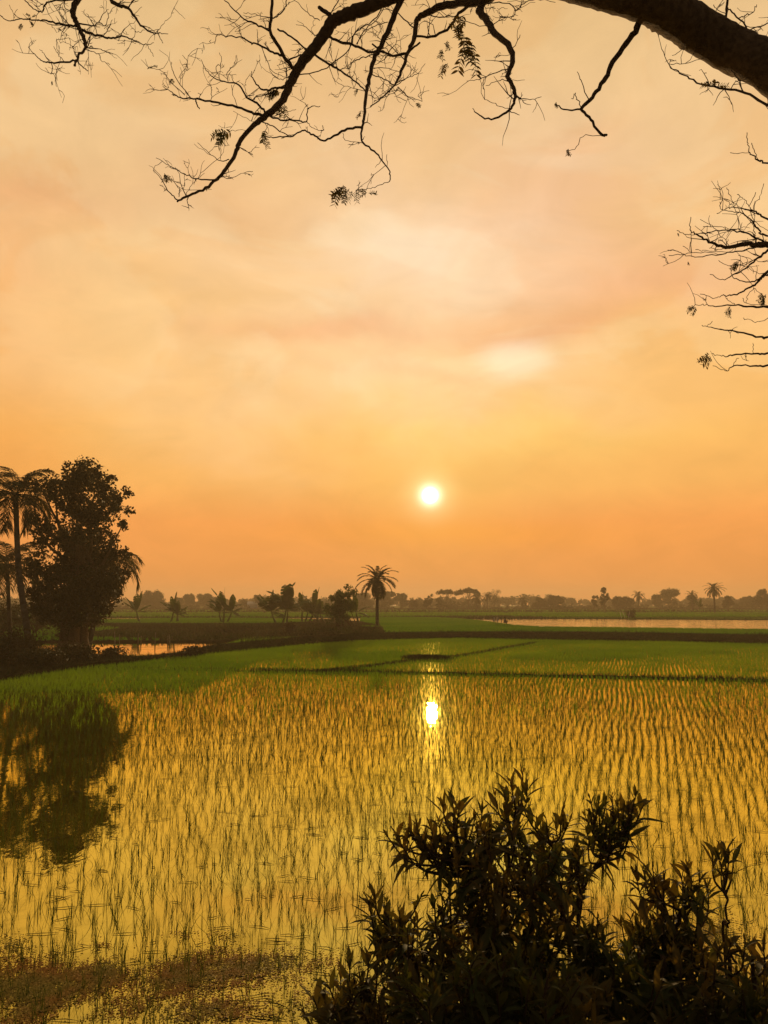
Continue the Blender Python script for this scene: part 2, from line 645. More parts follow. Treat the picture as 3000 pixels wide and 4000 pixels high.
def land(name, poly, ztop, material, skirt=0.5, bumpy=0.08, step=None, kind='structure'):
    """a raised piece of land: rounded edge, uneven top"""
    P = [np.array(p[:2], float) for p in poly]
    # refine outline
    xs = [p[0] for p in P]
    ys = [p[1] for p in P]
    step = step or max(1.0, (max(ys) - min(ys)) / 26)
    out = []
    for i in range(len(P)):
        a, b = P[i], P[(i + 1) % len(P)]
        L = np.linalg.norm(b - a)
        k = max(1, int(L / step))
        for j in range(k):
            out.append(a + (b - a) * j / k)
    out = np.array(out)
    import bmesh
    bm = bmesh.new()
    from mathutils.geometry import delaunay_2d_cdt
    gx = np.arange(min(xs), max(xs), step)
    gy = np.arange(min(ys), max(ys), step)
    GX, GY = np.meshgrid(gx, gy)
    GX = GX.ravel() + rng.uniform(-.3, .3, GX.size) * step
    GY = GY.ravel() + rng.uniform(-.3, .3, GY.size) * step
    m = in_poly(GX, GY, out)
    pts = [Vector((float(a), float(b))) for a, b in out] + [Vector((float(a), float(b))) for a, b in zip(GX[m], GY[m])]
    no = len(out)
    vs, es, fs, *_ = delaunay_2d_cdt(pts, [(i, (i + 1) % no) for i in range(no)], [], 1, 1e-4)
    va = np.array([[v.x, v.y] for v in vs])
    z = ztop + bumpy * (vnoise(va[:, 0], va[:, 1], 1.3 / max(step, 1) * 1.0, 5) - .5) * 2
    B = [bm.verts.new((float(a), float(b), float(c))) for (a, b), c in zip(va, z)]
    for f in fs:
        try:
            bm.faces.new([B[i] for i in f])
        except ValueError:
            pass
    bm.normal_update()
    be = [e for e in bm.edges if len(e.link_faces) == 1]
    r = bmesh.ops.extrude_edge_only(bm, edges=be)
    nv = [v for v in r['geom'] if isinstance(v, bmesh.types.BMVert)]
    cen = out.mean(axis=0)
    # push the skirt outwards along the boundary normal
    for v in nv:
        nb = [e.other_vert(v) for e in v.link_edges]
        side = Vector((0, 0, 0))
        for e in v.link_edges:
            o2 = e.other_vert(v)
            if o2 in nv:
                dd = (o2.co - v.co)
                side += Vector((dd.y, -dd.x, 0)).normalized() * (1 if False else 0)
        v.co.z = -0.15
    bmesh.ops.recalc_face_normals(bm, faces=bm.faces)
    me = bpy.data.meshes.new(name)
    bm.to_mesh(me)
    bm.free()
    me.materials.append(MATS[material])
    o = bpy.data.objects.new(name, me)
    col.objects.link(o)
    tag(o, kind=kind)
    return out


def gp(pts, z=0.3):
    return [gnd(u, v, z)[:2] for u, v in pts]


# dark bank closing the paddy, running from the left mound to the right
low = [(-700, 2690), (0, 2648), (200, 2616), (370, 2594), (660, 2563), (880, 2540), (1240, 2508), (1400, 2497), (1800, 2488), (2100, 2494), (2600, 2501), (3000, 2510), (3900, 2530)]
upp = [(3900, 2496), (3000, 2482), (2500, 2474), (2100, 2470), (1800, 2470), (1500, 2472), (1300, 2482), (1050, 2498), (850, 2521), (700, 2548), (560, 2563), (420, 2562), (330, 2552), (200, 2546), (110, 2536), (-100, 2536), (-700, 2550)]
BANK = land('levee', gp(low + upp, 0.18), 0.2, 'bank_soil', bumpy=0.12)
# rough meadow on the left behind the small pond
MEAD = land('meadow', gp([(-1400, 2508), (0, 2503), (120, 2503), (830, 2503), (1050, 2494), (1300, 2479), (1500, 2470), (1490, 2448), (1400, 2425), (1290, 2418), (1080, 2416), (640, 2416), (-300, 2418), (-2500, 2420)], 0.12), 0.12, 'meadow_soil', bumpy=0.04)
# bright green field in front of the large pond
FIELD = land('rice_field', gp([(1505, 2470), (1800, 2467), (2100, 2466), (2500, 2470), (3000, 2478), (4200, 2500), (4200, 2470), (3000, 2459), (2600, 2454), (2100, 2448), (2010, 2442), (1950, 2434), (1880, 2425), (1790, 2416), (1700, 2412.5), (1600, 2411.5), (1410, 2412), (1405, 2425), (1495, 2448)], 0.14), 0.14, 'field_soil', bumpy=0.02)
# fields beyond the ponds
farY = gnd(1500, 2410, 0.2)[1]
pf = [(-620, 170), (-60, gnd(0, 2410, .2)[1]), (0, farY), (gnd(1900, 2409, .2)[0], gnd(1900, 2409, .2)[1]), tuple(gnd(2100, 2413, .2)[:2]), tuple(gnd(3000, 2418, .2)[:2]), (620, 130), (680, 640), (-680, 640)]
FAR = land('far_field', pf, 0.2, 'field_soil', bumpy=0.05, step=14)


def ridge(name, line, width, height, material, per=6, z0=-0.12, wob=0.25):
    """long low earth bank along a world polyline"""
    P = smooth_line([(x, y, 0) for x, y in line], per)
    g = Geo()
    T = unit(np.gradient(P, axis=0))
    S = np.stack([T[:, 1], -T[:, 0], np.zeros(len(T))], 1)
    prof = [(-1, z0), (-.62, height * .7), (-.2, height), (.25, height * .95), (.62, height * .65), (1, z0)]
    n = len(P)
    V = np.zeros((n, len(prof), 3))
    ww = width * .5 * (1 + wob * rng.normal(size=n) * .5)
    hh = 1 + wob * rng.normal(size=n) * .6
    for j, (a, b) in enumerate(prof):
        V[:, j] = P + S * (ww * a)[:, None]
        V[:, j, 2] = b * (hh if b > 0 else 1)
    k = len(prof)
    q = [(i * k + j, i * k + j + 1, (i + 1) * k + j + 1, (i + 1) * k + j) for i in range(n - 1) for j in range(k - 1)]
    g.add(V.reshape(-1, 3), q)
    o = obj(name, g, material, smooth=True)
    tag(o, kind='structure')
    return P


thin = ridge('paddy_levee', gp([(1000, 2618), (1250, 2621), (1500, 2624), (2000, 2633), (2600, 2646), (3000, 2655), (3700, 2675)], .05), 0.26, 0.07, 'bank_soil', 14)
thin2 = ridge('paddy_levee', gp([(200, 2606), (600, 2612), (1000, 2618)], .05), 0.2, 0.03, 'bank_soil', 14)
diag = ridge('paddy_levee', gp([(1250, 2619), (1350, 2607), (1500, 2590), (1620, 2574), (1760, 2562), (1900, 2540), (2000, 2522), (2100, 2505)], .1), 0.28, 0.06, 'bank_soil', 14)
heap = ridge('seedling_bed', gp([(1610, 2568), (1660, 2567), (1730, 2569)], .1), 0.9, 0.10, 'bank_soil', 6)
hl1 = ridge('far_levee', [(-300, 236), (-100, 232), (20, 228), (120, 231), (300, 226)], 3.5, 0.5, 'bank_soil', 30)
hl2 = ridge('far_levee', [(-330, 300), (-100, 296), (60, 302), (330, 292)], 4, 0.9, 'bank_soil', 30)
# the slope the photographer stands on, all of it below the frame
g = Geo()
xs = np.linspace(-12, 14, 53)
ys = np.array([-6, -3, -1, 0.3, 1.2, 2.2, 3.2, 4.2, 5.2])
zs = np.array([1.6, 1.6, 1.6, 1.58, 1.15, 0.72, 0.32, 0.02, -0.15])
XX, YY = np.meshgrid(xs, ys)
ZZ = np.repeat(zs[:, None], len(xs), 1) + rng.normal(size=XX.shape) * .03
nx = len(xs)
g.add(np.stack([XX.ravel(), YY.ravel(), ZZ.ravel()], 1), [(j * nx + i, j * nx + i + 1, (j + 1) * nx + i + 1, (j + 1) * nx + i) for j in range(len(ys) - 1) for i in range(nx - 1)])
tag(obj('embankment', g, 'bank_soil', smooth=True), kind='structure')


# ---------------------------------------------------------------- rice
VP = unit(ray(2500, 2353)[:2])          # the planting rows run this way
PX = np.array([VP[1], -VP[0]])
SR, SA = 0.172, 0.175
bankpoly = [tuple(p) for p in BANK]


def dist_line(x, y, P):
    m = np.full(len(x), 1e9)
    for i in range(0, len(P) - 1):
        a, b = P[i][:2], P[i + 1][:2]
        ab = b - a
        t = np.clip(((x - a[0]) * ab[0] + (y - a[1]) * ab[1]) / (ab @ ab + 1e-9), 0, 1)
        m = np.minimum(m, np.hypot(x - a[0] - t * ab[0], y - a[1] - t * ab[1]))
    return m


a = np.arange(-80, 100, SR)
b = np.arange(0, 100, SA)
A, B = np.meshgrid(a, b)
A, B = A.ravel(), B.ravel()
A = A + (vnoise(A, B, .9, 41) - .5) * .16 + (vnoise(A, B, .25, 42) - .5) * .5 + rng.normal(size=A.size) * 0.026
B = B + rng.normal(size=B.size) * 0.04
hx = PX[0] * A + VP[0] * B
hy = PX[1] * A + VP[1] * B
dd = hy
keep = (hy > 4.9) & (hy < 67) & (np.abs(hx) < 0.56 * hy + 2.0)
hx, hy = hx[keep], hy[keep]
keep = ~in_poly(hx, hy, bankpoly)
hx, hy = hx[keep], hy[keep]
SP = gp([(60, 2500), (840, 2500), (840, 2520), (700, 2540), (560, 2553), (60, 2550)], 0)
keep = (hy < 44) | (hx > -6) | ~in_poly(hx, hy, [(-60, 44), (SP[2][0] + 1.5, 44), (SP[1][0] + 2, 70), (-60, 70)])
hx, hy = hx[keep], hy[keep]
keep = (dist_line(hx, hy, thin[::4]) > .16) & (dist_line(hx, hy, diag[::4]) > .26)
hx, hy = hx[keep], hy[keep]
keep = rng.uniform(size=len(hx)) > 0.05 + .5 * np.clip(vnoise(hx, hy, 1.1, 66) - .74, 0, 1)
hx, hy = hx[keep], hy[keep]


def px_of(x, y, z):
    dx, dy, dz = x, y, z - EYE
    fz = dy * cp_ + dz * sp_
    uy = -dy * sp_ + dz * cp_
    return 1500 + F * dx / fz, 2000 - F * uy / fz


U, Vv = px_of(hx, hy, 0.12)
vis = (U > -20) & (U < 3020) & (Vv < 4060)
vis &= ~((U > 1350) & (Vv > 3420)) & ~((U > 1150) & (Vv > 3750))
order = np.argsort(np.where(vis, np.hypot(hx, hy), 1e9))
near_idx = order[:300]
isnear = np.zeros(len(hx), bool)
isnear[near_idx] = True


def rice_hill(g, x, y, nb, hmul, wid, seg):
    n = len(x)
    base = np.zeros((n * nb, 3))
    base[:, 0] = np.repeat(x, nb) + rng.normal(size=n * nb) * .014
    base[:, 1] = np.repeat(y, nb) + rng.normal(size=n * nb) * .014
    base[:, 2] = -0.03
    h = np.repeat(rng.uniform(.7, 1.3, n) * hmul, nb) * rng.uniform(.55, 1.15, n * nb)
    az = rng.uniform(0, 2 * np.pi, n * nb)
    lean = np.abs(rng.normal(size=n * nb)) * .28 + .04
    far = rng.uniform(size=n * nb) < .10
    lean[far] += rng.uniform(.3, .9, far.sum())
    blades(g, base, h, np.full(n * nb, wid) * rng.uniform(.7, 1.2, n * nb), az, lean, seg)


variants = []
for k in range(10):
    g = Geo()
    rice_hill(g, np.zeros(1), np.zeros(1), rnd.choice([3, 5, 7, 9]), .23, .006, 4)
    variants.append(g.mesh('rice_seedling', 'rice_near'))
for k, i in enumerate(near_idx):
    o = bpy.data.objects.new('rice_seedling', variants[k % 10])
    o.location = (float(hx[i]), float(hy[i]), 0)
    o.rotation_euler = (0, 0, rnd.uniform(0, 6.28))
    s = rnd.uniform(.8, 1.2)
    o.scale = (s, s, s * rnd.uniform(.9, 1.1))
    col.objects.link(o)
    tag(o, 'thin dark rice seedling clump in the nearest rows, lowest in the photo', 'rice plant', 'nearest rice seedling clumps')

g = Geo()
r_ = ~isnear
pg = np.clip((hy - 19) / 15, 0, 1)
toG = rng.uniform(size=len(hx)) < pg
m = r_ & (hy < 15)
rice_hill(g, hx[m], hy[m], 7, .22, .0062, 3)
m = r_ & (hy >= 15) & (hy < 34) & ~toG
rice_hill(g, hx[m], hy[m], 5, .22, .0095, 2)
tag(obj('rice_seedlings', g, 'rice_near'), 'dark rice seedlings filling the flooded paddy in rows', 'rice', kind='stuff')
g = Geo()
dens = vnoise(hx, hy, .35, 9)
m = r_ & (hy >= 15) & (hy < 36) & (toG | (hy >= 34))
rice_hill(g, hx[m], hy[m], 6, .21, .012, 2)
# the paddy behind the thin levee is older and denser, most of all near its banks
db = dist_line(hx, hy, np.array(bankpoly + [bankpoly[0]]))
m = r_ & (hy >= 36)
rice_hill(g, hx[m], hy[m], 6, .21, .013, 2)
m2 = r_ & (((hy >= 28) & (db < 5 * (0.4 + dens))) | ((hy >= 36) & (dens > .64) & (np.abs(hx - hy * .07) > 2)) | ((hy > 27) & (hx < -7)))
rice_hill(g, hx[m2], hy[m2] + .08, 5, .24, .018, 2)
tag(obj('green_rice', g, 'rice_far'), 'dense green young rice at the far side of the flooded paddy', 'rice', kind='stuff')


def tufts(poly, per_m2, hmin, hmax, wid, nb, z, material, name, label, cat, seg=2, lean=.3, clump=None, edge=None, g=None, ymax=1e9):
    P = np.array([p[:2] for p in poly])
    x0, y0 = P.min(0)
    x1, y1 = P.max(0)
    n = int((x1 - x0) * (y1 - y0) * per_m2)
    x = rng.uniform(x0, x1, n)
    y = rng.uniform(y0, y1, n)
    k = in_poly(x, y, P) & (np.abs(x) < .58 * y + 4) & (y < ymax)
    if clump:
        k &= vnoise(x, y, clump[0], clump[2]) > clump[1]
    if edge:
        k &= dist_line(x, y, np.vstack([P, P[:1]])) < edge
    x, y = x[k], y[k]
    n = len(x) * nb
    base = np.stack([np.repeat(x, nb) + rng.normal(size=n) * .05, np.repeat(y, nb) + rng.normal(size=n) * .05, np.full(n, z)], 1)
    own = g is None
    if own:
        g = Geo()
    blades(g, base, rng.uniform(hmin, hmax, n), np.full(n, wid), rng.uniform(0, 6.28, n), np.abs(rng.normal(size=n)) * lean + .05, seg)
    if own:
        return tag(obj(name, g, material), label, cat, kind='stuff')


gb = Geo()
SPX = [-75, 75]
tufts(bankpoly, 22, .06, .20, .022, 5, .17, '', '', '', '', g=gb)
tufts(bankpoly, 26, .10, .30, .022, 5, .10, '', '', '', '', g=gb, edge=.4)
tufts(bankpoly, 3, .2, .45, .03, 7, .17, '', '', '', '', g=gb, clump=(1.1, .66, 3))
for ln, w_, nn, hh in ((thin, .10, 9, .22), (thin2, .12, 4, .2), (diag, .12, 7, .17), (heap, .45, 120, .26)):
    L = np.repeat(ln, nn, axis=0)
    n = len(L) * 4
    base = np.repeat(L, 4, axis=0) + np.stack([rng.normal(size=n) * .25, rng.normal(size=n) * w_, np.full(n, .03)], 1)
    blades(gb, base, rng.uniform(.4, 1, n) * hh, np.full(n, .022), rng.uniform(0, 6.28, n), np.abs(rng.normal(size=n)) * .3, 2)
tag(obj('bank_grass', gb, 'bank_grass'), 'dark rough grass on the earth banks around the paddy', 'grass', kind='stuff')
gm = Geo()
tufts(MEAD, 3, .10, .28, .04, 6, .14, '', '', '', '', g=gm, ymax=110)
tufts(MEAD, 10, .12, .32, .04, 4, .05, '', '', '', '', g=gm, edge=.8, ymax=90)
tufts(MEAD, .7, .25, .6, .06, 8, .14, '', '', '', '', g=gm, clump=(.35, .62, 8), ymax=100)
tag(obj('meadow_grass', gm, 'meadow_grass'), 'rough brownish grass on the meadow behind the small pond', 'grass', kind='stuff')
gf = Geo()
tufts(FIELD, 12, .10, .22, .05, 4, .12, '', '', '', '', g=gf)
tufts(MEAD, 6, .14, .28, .06, 5, .14, '', '', '', '', g=gf, clump=(.12, .55, 21))
tag(obj('field_rice', gf, 'field_rice'), 'bright green rice between the dark bank and the large pond', 'rice', kind='stuff')
gg = Geo()
n = 26000
y = farY + (rng.uniform(0, 1, n) ** 1.6) * 150
x = rng.uniform(-.56, .56, n) * y
sel = in_poly(x, y, FAR)
x, y = x[sel], y[sel]
n = len(x) * 2
blades(gg, np.stack([np.repeat(x, 2), np.repeat(y, 2), np.full(n, .15)], 1), rng.uniform(.2, .45, n), np.full(n, .35), rng.uniform(0, 6.28, n), np.abs(rng.normal(size=n)) * .3, 2)
tag(obj('far_rice', gg, 'field_rice'), 'thin green strips of rice beyond the large pond', 'rice', kind='stuff')
gg = Geo()
for ln in (hl1, hl2):
    L = np.repeat(ln, 26, axis=0)
    n = len(L)
    base = L + np.stack([rng.normal(size=n) * 4, rng.normal(size=n) * 1.0, np.full(n, .4)], 1)
    blades(gg, base, rng.uniform(.3, .9, n), np.full(n, .4), rng.uniform(0, 6.28, n), np.abs(rng.normal(size=n)) * .4, 2)
L = np.array([(x_, y_, .05) for x_, y_ in pf[1:7]])
L = smooth_line(L, 60)
n = len(L) * 14
base = np.repeat(L, 14, axis=0) + np.stack([rng.normal(size=n) * 1.2, rng.normal(size=n) * .3, np.zeros(n)], 1)
blades(gg, base, rng.uniform(.2, .7, n), np.full(n, .15), rng.uniform(0, 6.28, n), np.abs(rng.normal(size=n)) * .4, 2)
tag(obj('far_bank_grass', gg, 'bank_grass'), 'dark grass along the far banks beyond the large pond', 'grass', kind='stuff')


# ---------------------------------------------------------------- floating weed and scraps
def flakes(patches, name, label, size):
    g = Geo()
    for (u, v, ru, rv, n) in patches:
        uu = u + rng.normal(size=n) * ru
        vv = v + rng.normal(size=n) * rv
        pts = np.array([gnd(a_, b_, 0.008) for a_, b_ in zip(uu, vv)])
        k = (vnoise(pts[:, 0], pts[:, 1], 7, 4) * .6 + vnoise(pts[:, 0], pts[:, 1], 40, 5) * .4) > rng.uniform(.1, .9, len(pts))
        pts = pts[k]
        n2 = len(pts)
        s = size * rng.uniform(.4, 1.4, n2)
        th = rng.uniform(0, 6.28, n2)
        V = np.zeros((n2, 5, 3))
        for j in range(5):
            a_ = th + j * 1.2566
            rr = s * rng.uniform(.6, 1.2, n2)
            V[:, j, 0] = pts[:, 0] + np.cos(a_) * rr
            V[:, j, 1] = pts[:, 1] + np.sin(a_) * rr * 1.1
            V[:, j, 2] = .006 + rng.uniform(0, .008, n2)
        idx = np.arange(n2) * 5
        g.add(V.reshape(-1, 3), np.stack([idx, idx + 1, idx + 2, idx + 3], 1), np.stack([idx, idx + 3, idx + 4], 1))
    return tag(obj(name, g, 'weed'), label, 'floating weed', kind='stuff')


flakes([(200, 3860, 150, 55, 11000), (120, 3800, 120, 40, 4000), (900, 3780, 110, 38, 9000), (700, 3830, 110, 45, 7000), (340, 3800, 110, 25, 4000), (60, 3930, 110, 60, 5000), (800, 3650, 60, 12, 700), (1190, 3760, 80, 25, 1600),
        (400, 3690, 30, 7, 250), (760, 3940, 200, 30, 5000), (2790, 3640, 70, 40, 2200), (2750, 3800, 160, 60, 4000), (1450, 3900, 200, 60, 4000), (60, 3700, 50, 25, 600)],
       'floating_weed', 'reddish brown floating weed on the water along the near edge', .0085)
g = Geo()
for i in range(520):
    u, v = rnd.uniform(-50, 3050), 2700 + 1350 * rnd.random() ** 1.2
    p = gnd(u, v, .006)
    an = rnd.gauss(0, .35)
    L = rnd.uniform(.03, .16)
    d = np.array([math.cos(an), math.sin(an), 0]) * L
    tube(g, [p - d, p + d * .1 + (0, 0, .006), p + d + (0, .02 * rnd.gauss(0, 1), 0)], [.002, .004, .0015], 3)
tag(obj('floating_straw', g, 'dry_leaf'), 'broken straw and stubble floating flat between the seedlings', 'straw', kind='stuff')


# ---------------------------------------------------------------- trees
def blob_points(c, r, n, shell=.5):
    d = unit(rng.normal(size=(n, 3)))
    rr = r * (rng.uniform(0, 1, n) ** shell)
    return c + d * rr[:, None] * np.array([1, 1, .92])


def broadleaf(name, base, clumps, label, cat, leaf, per, trunk_r, mat_leaf='tree_leaf', group=None, trunks=((0, 0),), aspect=.6, barkm='bark'):
    """clumps: list of (centre, radius)"""
    t = empty(name, base, label, cat, group)
    gt = Geo()
    cs = np.array([c for c, r in clumps])
    top = cs[:, 2].max()
    hgt = top - base[2]
    gc = Geo()
    for (c, r) in clumps:
        n = int(per * max(r, .25) ** 2)
        # break every clump into sub-clumps so the outline is ragged
        k = max(5, int(9 * r))
        for s in range(k):
            sc = c + unit(rng.normal(size=3)) * r * rng.uniform(.25, .95)
            leafquads(gc, blob_points(sc, r * rng.uniform(.25, .6), max(3, n // k)), leaf, aspect)
        leafquads(gc, blob_points(c, r * 1.05, n // 2), leaf * 1.1, aspect)
    for (ox, oy) in trunks:
        b0 = np.array(base, float) + (ox, oy, 0)
        mid = b0 + (rng.normal() * .02 * hgt, rng.normal() * .02 * hgt, hgt * .3)
        topp = cs.mean(0) + (0, 0, .1 * hgt)
        P = smooth_line([b0 - (0, 0, .1), b0 + (0, 0, .1 * hgt), mid, topp], 5)
        rad = np.linspace(trunk_r, trunk_r * .45, len(P))
        rad[:3] *= [1.5, 1.25, 1.1]
        tube(gt, P, rad, 9, .05)
    for i in rng.choice(len(clumps), min(len(clumps), 14), replace=False):
        c, r = clumps[i]
        s = mid + (topp - mid) * rng.uniform(0, .8)
        m = (s + c) / 2 + (0, 0, -.04 * hgt) + rng.normal(size=3) * .03 * hgt
        P = smooth_line([s, m, c + (0, 0, r * .2)], 5)
        tube(gt, P, np.linspace(trunk_r * .4, trunk_r * .08, len(P)), 5)
    obj('trunk', gt, barkm, t, smooth=True)
    obj('crown', gc, mat_leaf, t)
    return t


def Z1(x, y):
    return x / 2.212, 1750 + y / 2.212


# the big tree at the left
D1 = 46.0
main_cl = [(740, 180, 130), (650, 230, 110), (840, 210, 85), (960, 265, 55), (880, 330, 130), (1085, 385, 62), (1120, 545, 52), (1065, 665, 60), (950, 560, 120), (975, 770, 55), (1000, 460, 90),
           (700, 400, 190), (450, 300, 95), (330, 320, 85), (270, 440, 70), (300, 600, 70), (480, 400, 90), (400, 650, 75), (590, 560, 90), (700, 700, 150), (850, 760, 120), (600, 850, 150), (360, 860, 100),
           (300, 990, 90), (800, 950, 190), (1040, 920, 85), (1070, 1060, 70), (950, 1100, 130), (650, 1110, 170), (400, 1180, 150), (290, 1260, 90), (800, 1260, 210), (560, 1350, 200), (860, 1400, 130),
           (450, 1440, 120), (600, 1550, 150), (720, 1450, 150), (700, 1600, 110), (520, 1180, 150)]
cl = []
for x, y, r in main_cl:
    u, v = Z1(x, y)
    dep = D1 + rnd.uniform(-1, 1) * (2.6 if 400 < x < 1000 else 1.2)
    cl.append((at(u, v, dep), r / 2.212 / F * dep))
for x, y, r in [(420, 760, 110), (330, 1060, 120), (560, 480, 130), (560, 300, 100), (830, 560, 140), (930, 420, 110), (700, 560, 150), (560, 750, 140), (760, 860, 160), (930, 900, 100), (500, 1050, 150), (880, 1210, 150), (400, 1330, 150), (700, 1180, 200), (330, 720, 80), (960, 1250, 110), (300, 1400, 100), (680, 1330, 200), (590, 980, 150), (820, 640, 120), (700, 280, 150)]:
    u, v = Z1(x, y)
    dep = D1 + rnd.uniform(-2, 2)
    cl.append((at(u, v, dep), r / 2.212 / F * dep))
mb = gnd(295, 2553, .4)
broadleaf('broadleaf_tree', (at(300, 2300, D1)[0], D1, .4), cl, 'tall dense dark broadleaf tree standing on the bank beside the small pond', 'tree', .20, 470, .36,
          trunks=((0, 0), (-.75, .4), (.35, .5)))


def frond(g, base, az, el, L, droop, nl, ll, lw, stiff=0.0, seg=10, rr=.02):
    """pinnate palm frond: rachis and two rows of leaflets"""
    t = np.linspace(0, 1, seg + 1)
    e = el - droop * t ** 1.3
    P = [np.array(base, float)]
    for i in range(seg):
        st = np.array([math.cos(az) * math.cos(e[i]), math.sin(az) * math.cos(e[i]), math.sin(e[i])]) * L / seg
        P.append(P[-1] + st)
    P = np.array(P)
    tube(g, P, np.linspace(rr, rr * .25, seg + 1), 4)
    T = unit(np.gradient(P, axis=0))
    side = np.array([-math.sin(az), math.cos(az), 0])
    tt = np.repeat(np.linspace(.12, .99, nl), 2)
    sg = np.tile([1, -1], nl)
    idx = tt * seg
    i0 = np.minimum(idx.astype(int), seg - 1)
    fr = (idx - i0)[:, None]
    C = P[i0] * (1 - fr) + P[i0 + 1] * fr
    TT = T[i0]
    le = ll * np.sin(np.pi * (0.12 + .80 * tt)) ** .7 * rng.uniform(.8, 1.1, len(tt))
    dr = unit(side * sg[:, None] * (1 - .35 * tt[:, None]) + TT * (.45 + .5 * tt[:, None]) + np.array([0, 0, 1.0]) * (stiff + .1 * rng.normal(size=(len(tt), 1))))
    tip = C + dr * le[:, None] - np.array([0, 0, 1.0]) * (le * (.55 * (1 - stiff * 1.6)))[:, None] * rng.uniform(.6, 1.2, (len(tt), 1))
    mid = C + dr * (le * .5)[:, None] - np.array([0, 0, 1.0]) * (le * .10)[:, None]
    w = unit(np.cross(dr, np.array([0, 0, 1.0]) + .5 * rng.normal(size=(len(tt), 3)))) * lw * .5
    V = np.stack([C - w * .6, C + w * .6, mid + w, mid - w, tip + w * .1, tip - w * .1], 1)
    ix = np.arange(len(tt)) * 6
    g.add(V.reshape(-1, 3), np.concatenate([np.stack([ix, ix + 1, ix + 2, ix + 3], 1), np.stack([ix + 3, ix + 2, ix + 4, ix + 5], 1)]))


def palm(name, base, top, label, nf, L, droop, trunk_r, ll, lw, nl=34, group=None, parts=True, stiff=0.0, elr=(-35, 80), bulge=1.0, cat='palm tree', lean=None, mt='palm_leaf', old=0):
    t = empty(name, base, label, cat, group)
    base, top = np.array(base, float), np.array(top, float)
    gt = Geo()
    m = (base + top) / 2 + (lean if lean is not None else np.zeros(3))
    P = smooth_line([base - (0, 0, .1), base * .75 + m * .25, m, top], 9)
    rad = np.linspace(trunk_r * 1.15, trunk_r * .8, len(P)) * (1 + .06 * np.sin(np.arange(len(P)) * 2.1))
    rad[0] *= 1.4
    rad[-3:] *= bulge
    tube(gt, P, rad, 9, .03)
    if bulge > 1:       # stubs of cut leaf bases under the crown
        for i in range(60):
            a_ = rnd.uniform(0, 6.28)
            h = rnd.uniform(0, 1)
            p = top - np.array([0, 0, h * .9])
            d = np.array([math.cos(a_), math.sin(a_), .9])
            tube(gt, [p, p + d * trunk_r * (1.9 - h * .5)], [.04, .02], 4)
    obj('trunk', gt, 'palm_bark', t, smooth=True)
    gall = Geo()
    for i in range(nf):
        az = i * 2.39996 + rnd.uniform(-.2, .2)
        f_ = (i + .5) / nf
        el = R(elr[1] + (elr[0] - elr[1]) * f_ ** 1.0 + rnd.uniform(-8, 8))
        g = Geo() if parts else gall
        frond(g, top + np.array([math.cos(az), math.sin(az), 0]) * trunk_r * .4, az, el, L * rnd.uniform(.85, 1.08) * (.8 + .2 * math.sin(math.pi * f_)),
              droop * rnd.uniform(.8, 1.2), nl, ll, lw, stiff, rr=trunk_r * .16)
        if parts:
            obj('frond', g, mt, t)
    if not parts:
        obj('crown', gall, mt, t)
    return t


# coconut palms beside and behind it
u, v = Z1(135, 400)
palm('coconut_palm', tuple(gnd(*Z1(262, 1770), .4)[:2]) + (.4,), at(u, v, 44.5), 'tall coconut palm with leaning trunk at the left edge, in front of the dense tree', 26, 3.3, 1.6, .18, .9, .05,
     nl=46, lean=np.array([-.25, 0, .2]))
u, v = Z1(60, 1010)
palm('coconut_palm', (at(48, 2400, 52)[0], 52, .4), at(u, v, 52), 'shorter coconut palm half hidden at the left edge, below the tall palm crown', 26, 3.0, 1.7, .15, .9, .06, nl=40)
u, v = Z1(930, 950)
palm('coconut_palm', (at(345, 2500, 47.3)[0], 47.3, .15), at(u, v, 48.6), 'coconut palm behind the dense tree, its fronds drooping past the right side', 17, 3.1, 1.9, .16, .9, .05, nl=44, elr=(-50, 35))

# date palm in the middle
pb = gnd(1473, 2442, .35)
palm('date_palm', (pb[0], pb[1], .3), at(1474, 2262, pb[1]), 'lone feathery date palm rising highest on the skyline, left of the sun', 34, 2.95, 1.2, .21, .54, .07, nl=50, bulge=1.35, stiff=.28, elr=(-72, 84))


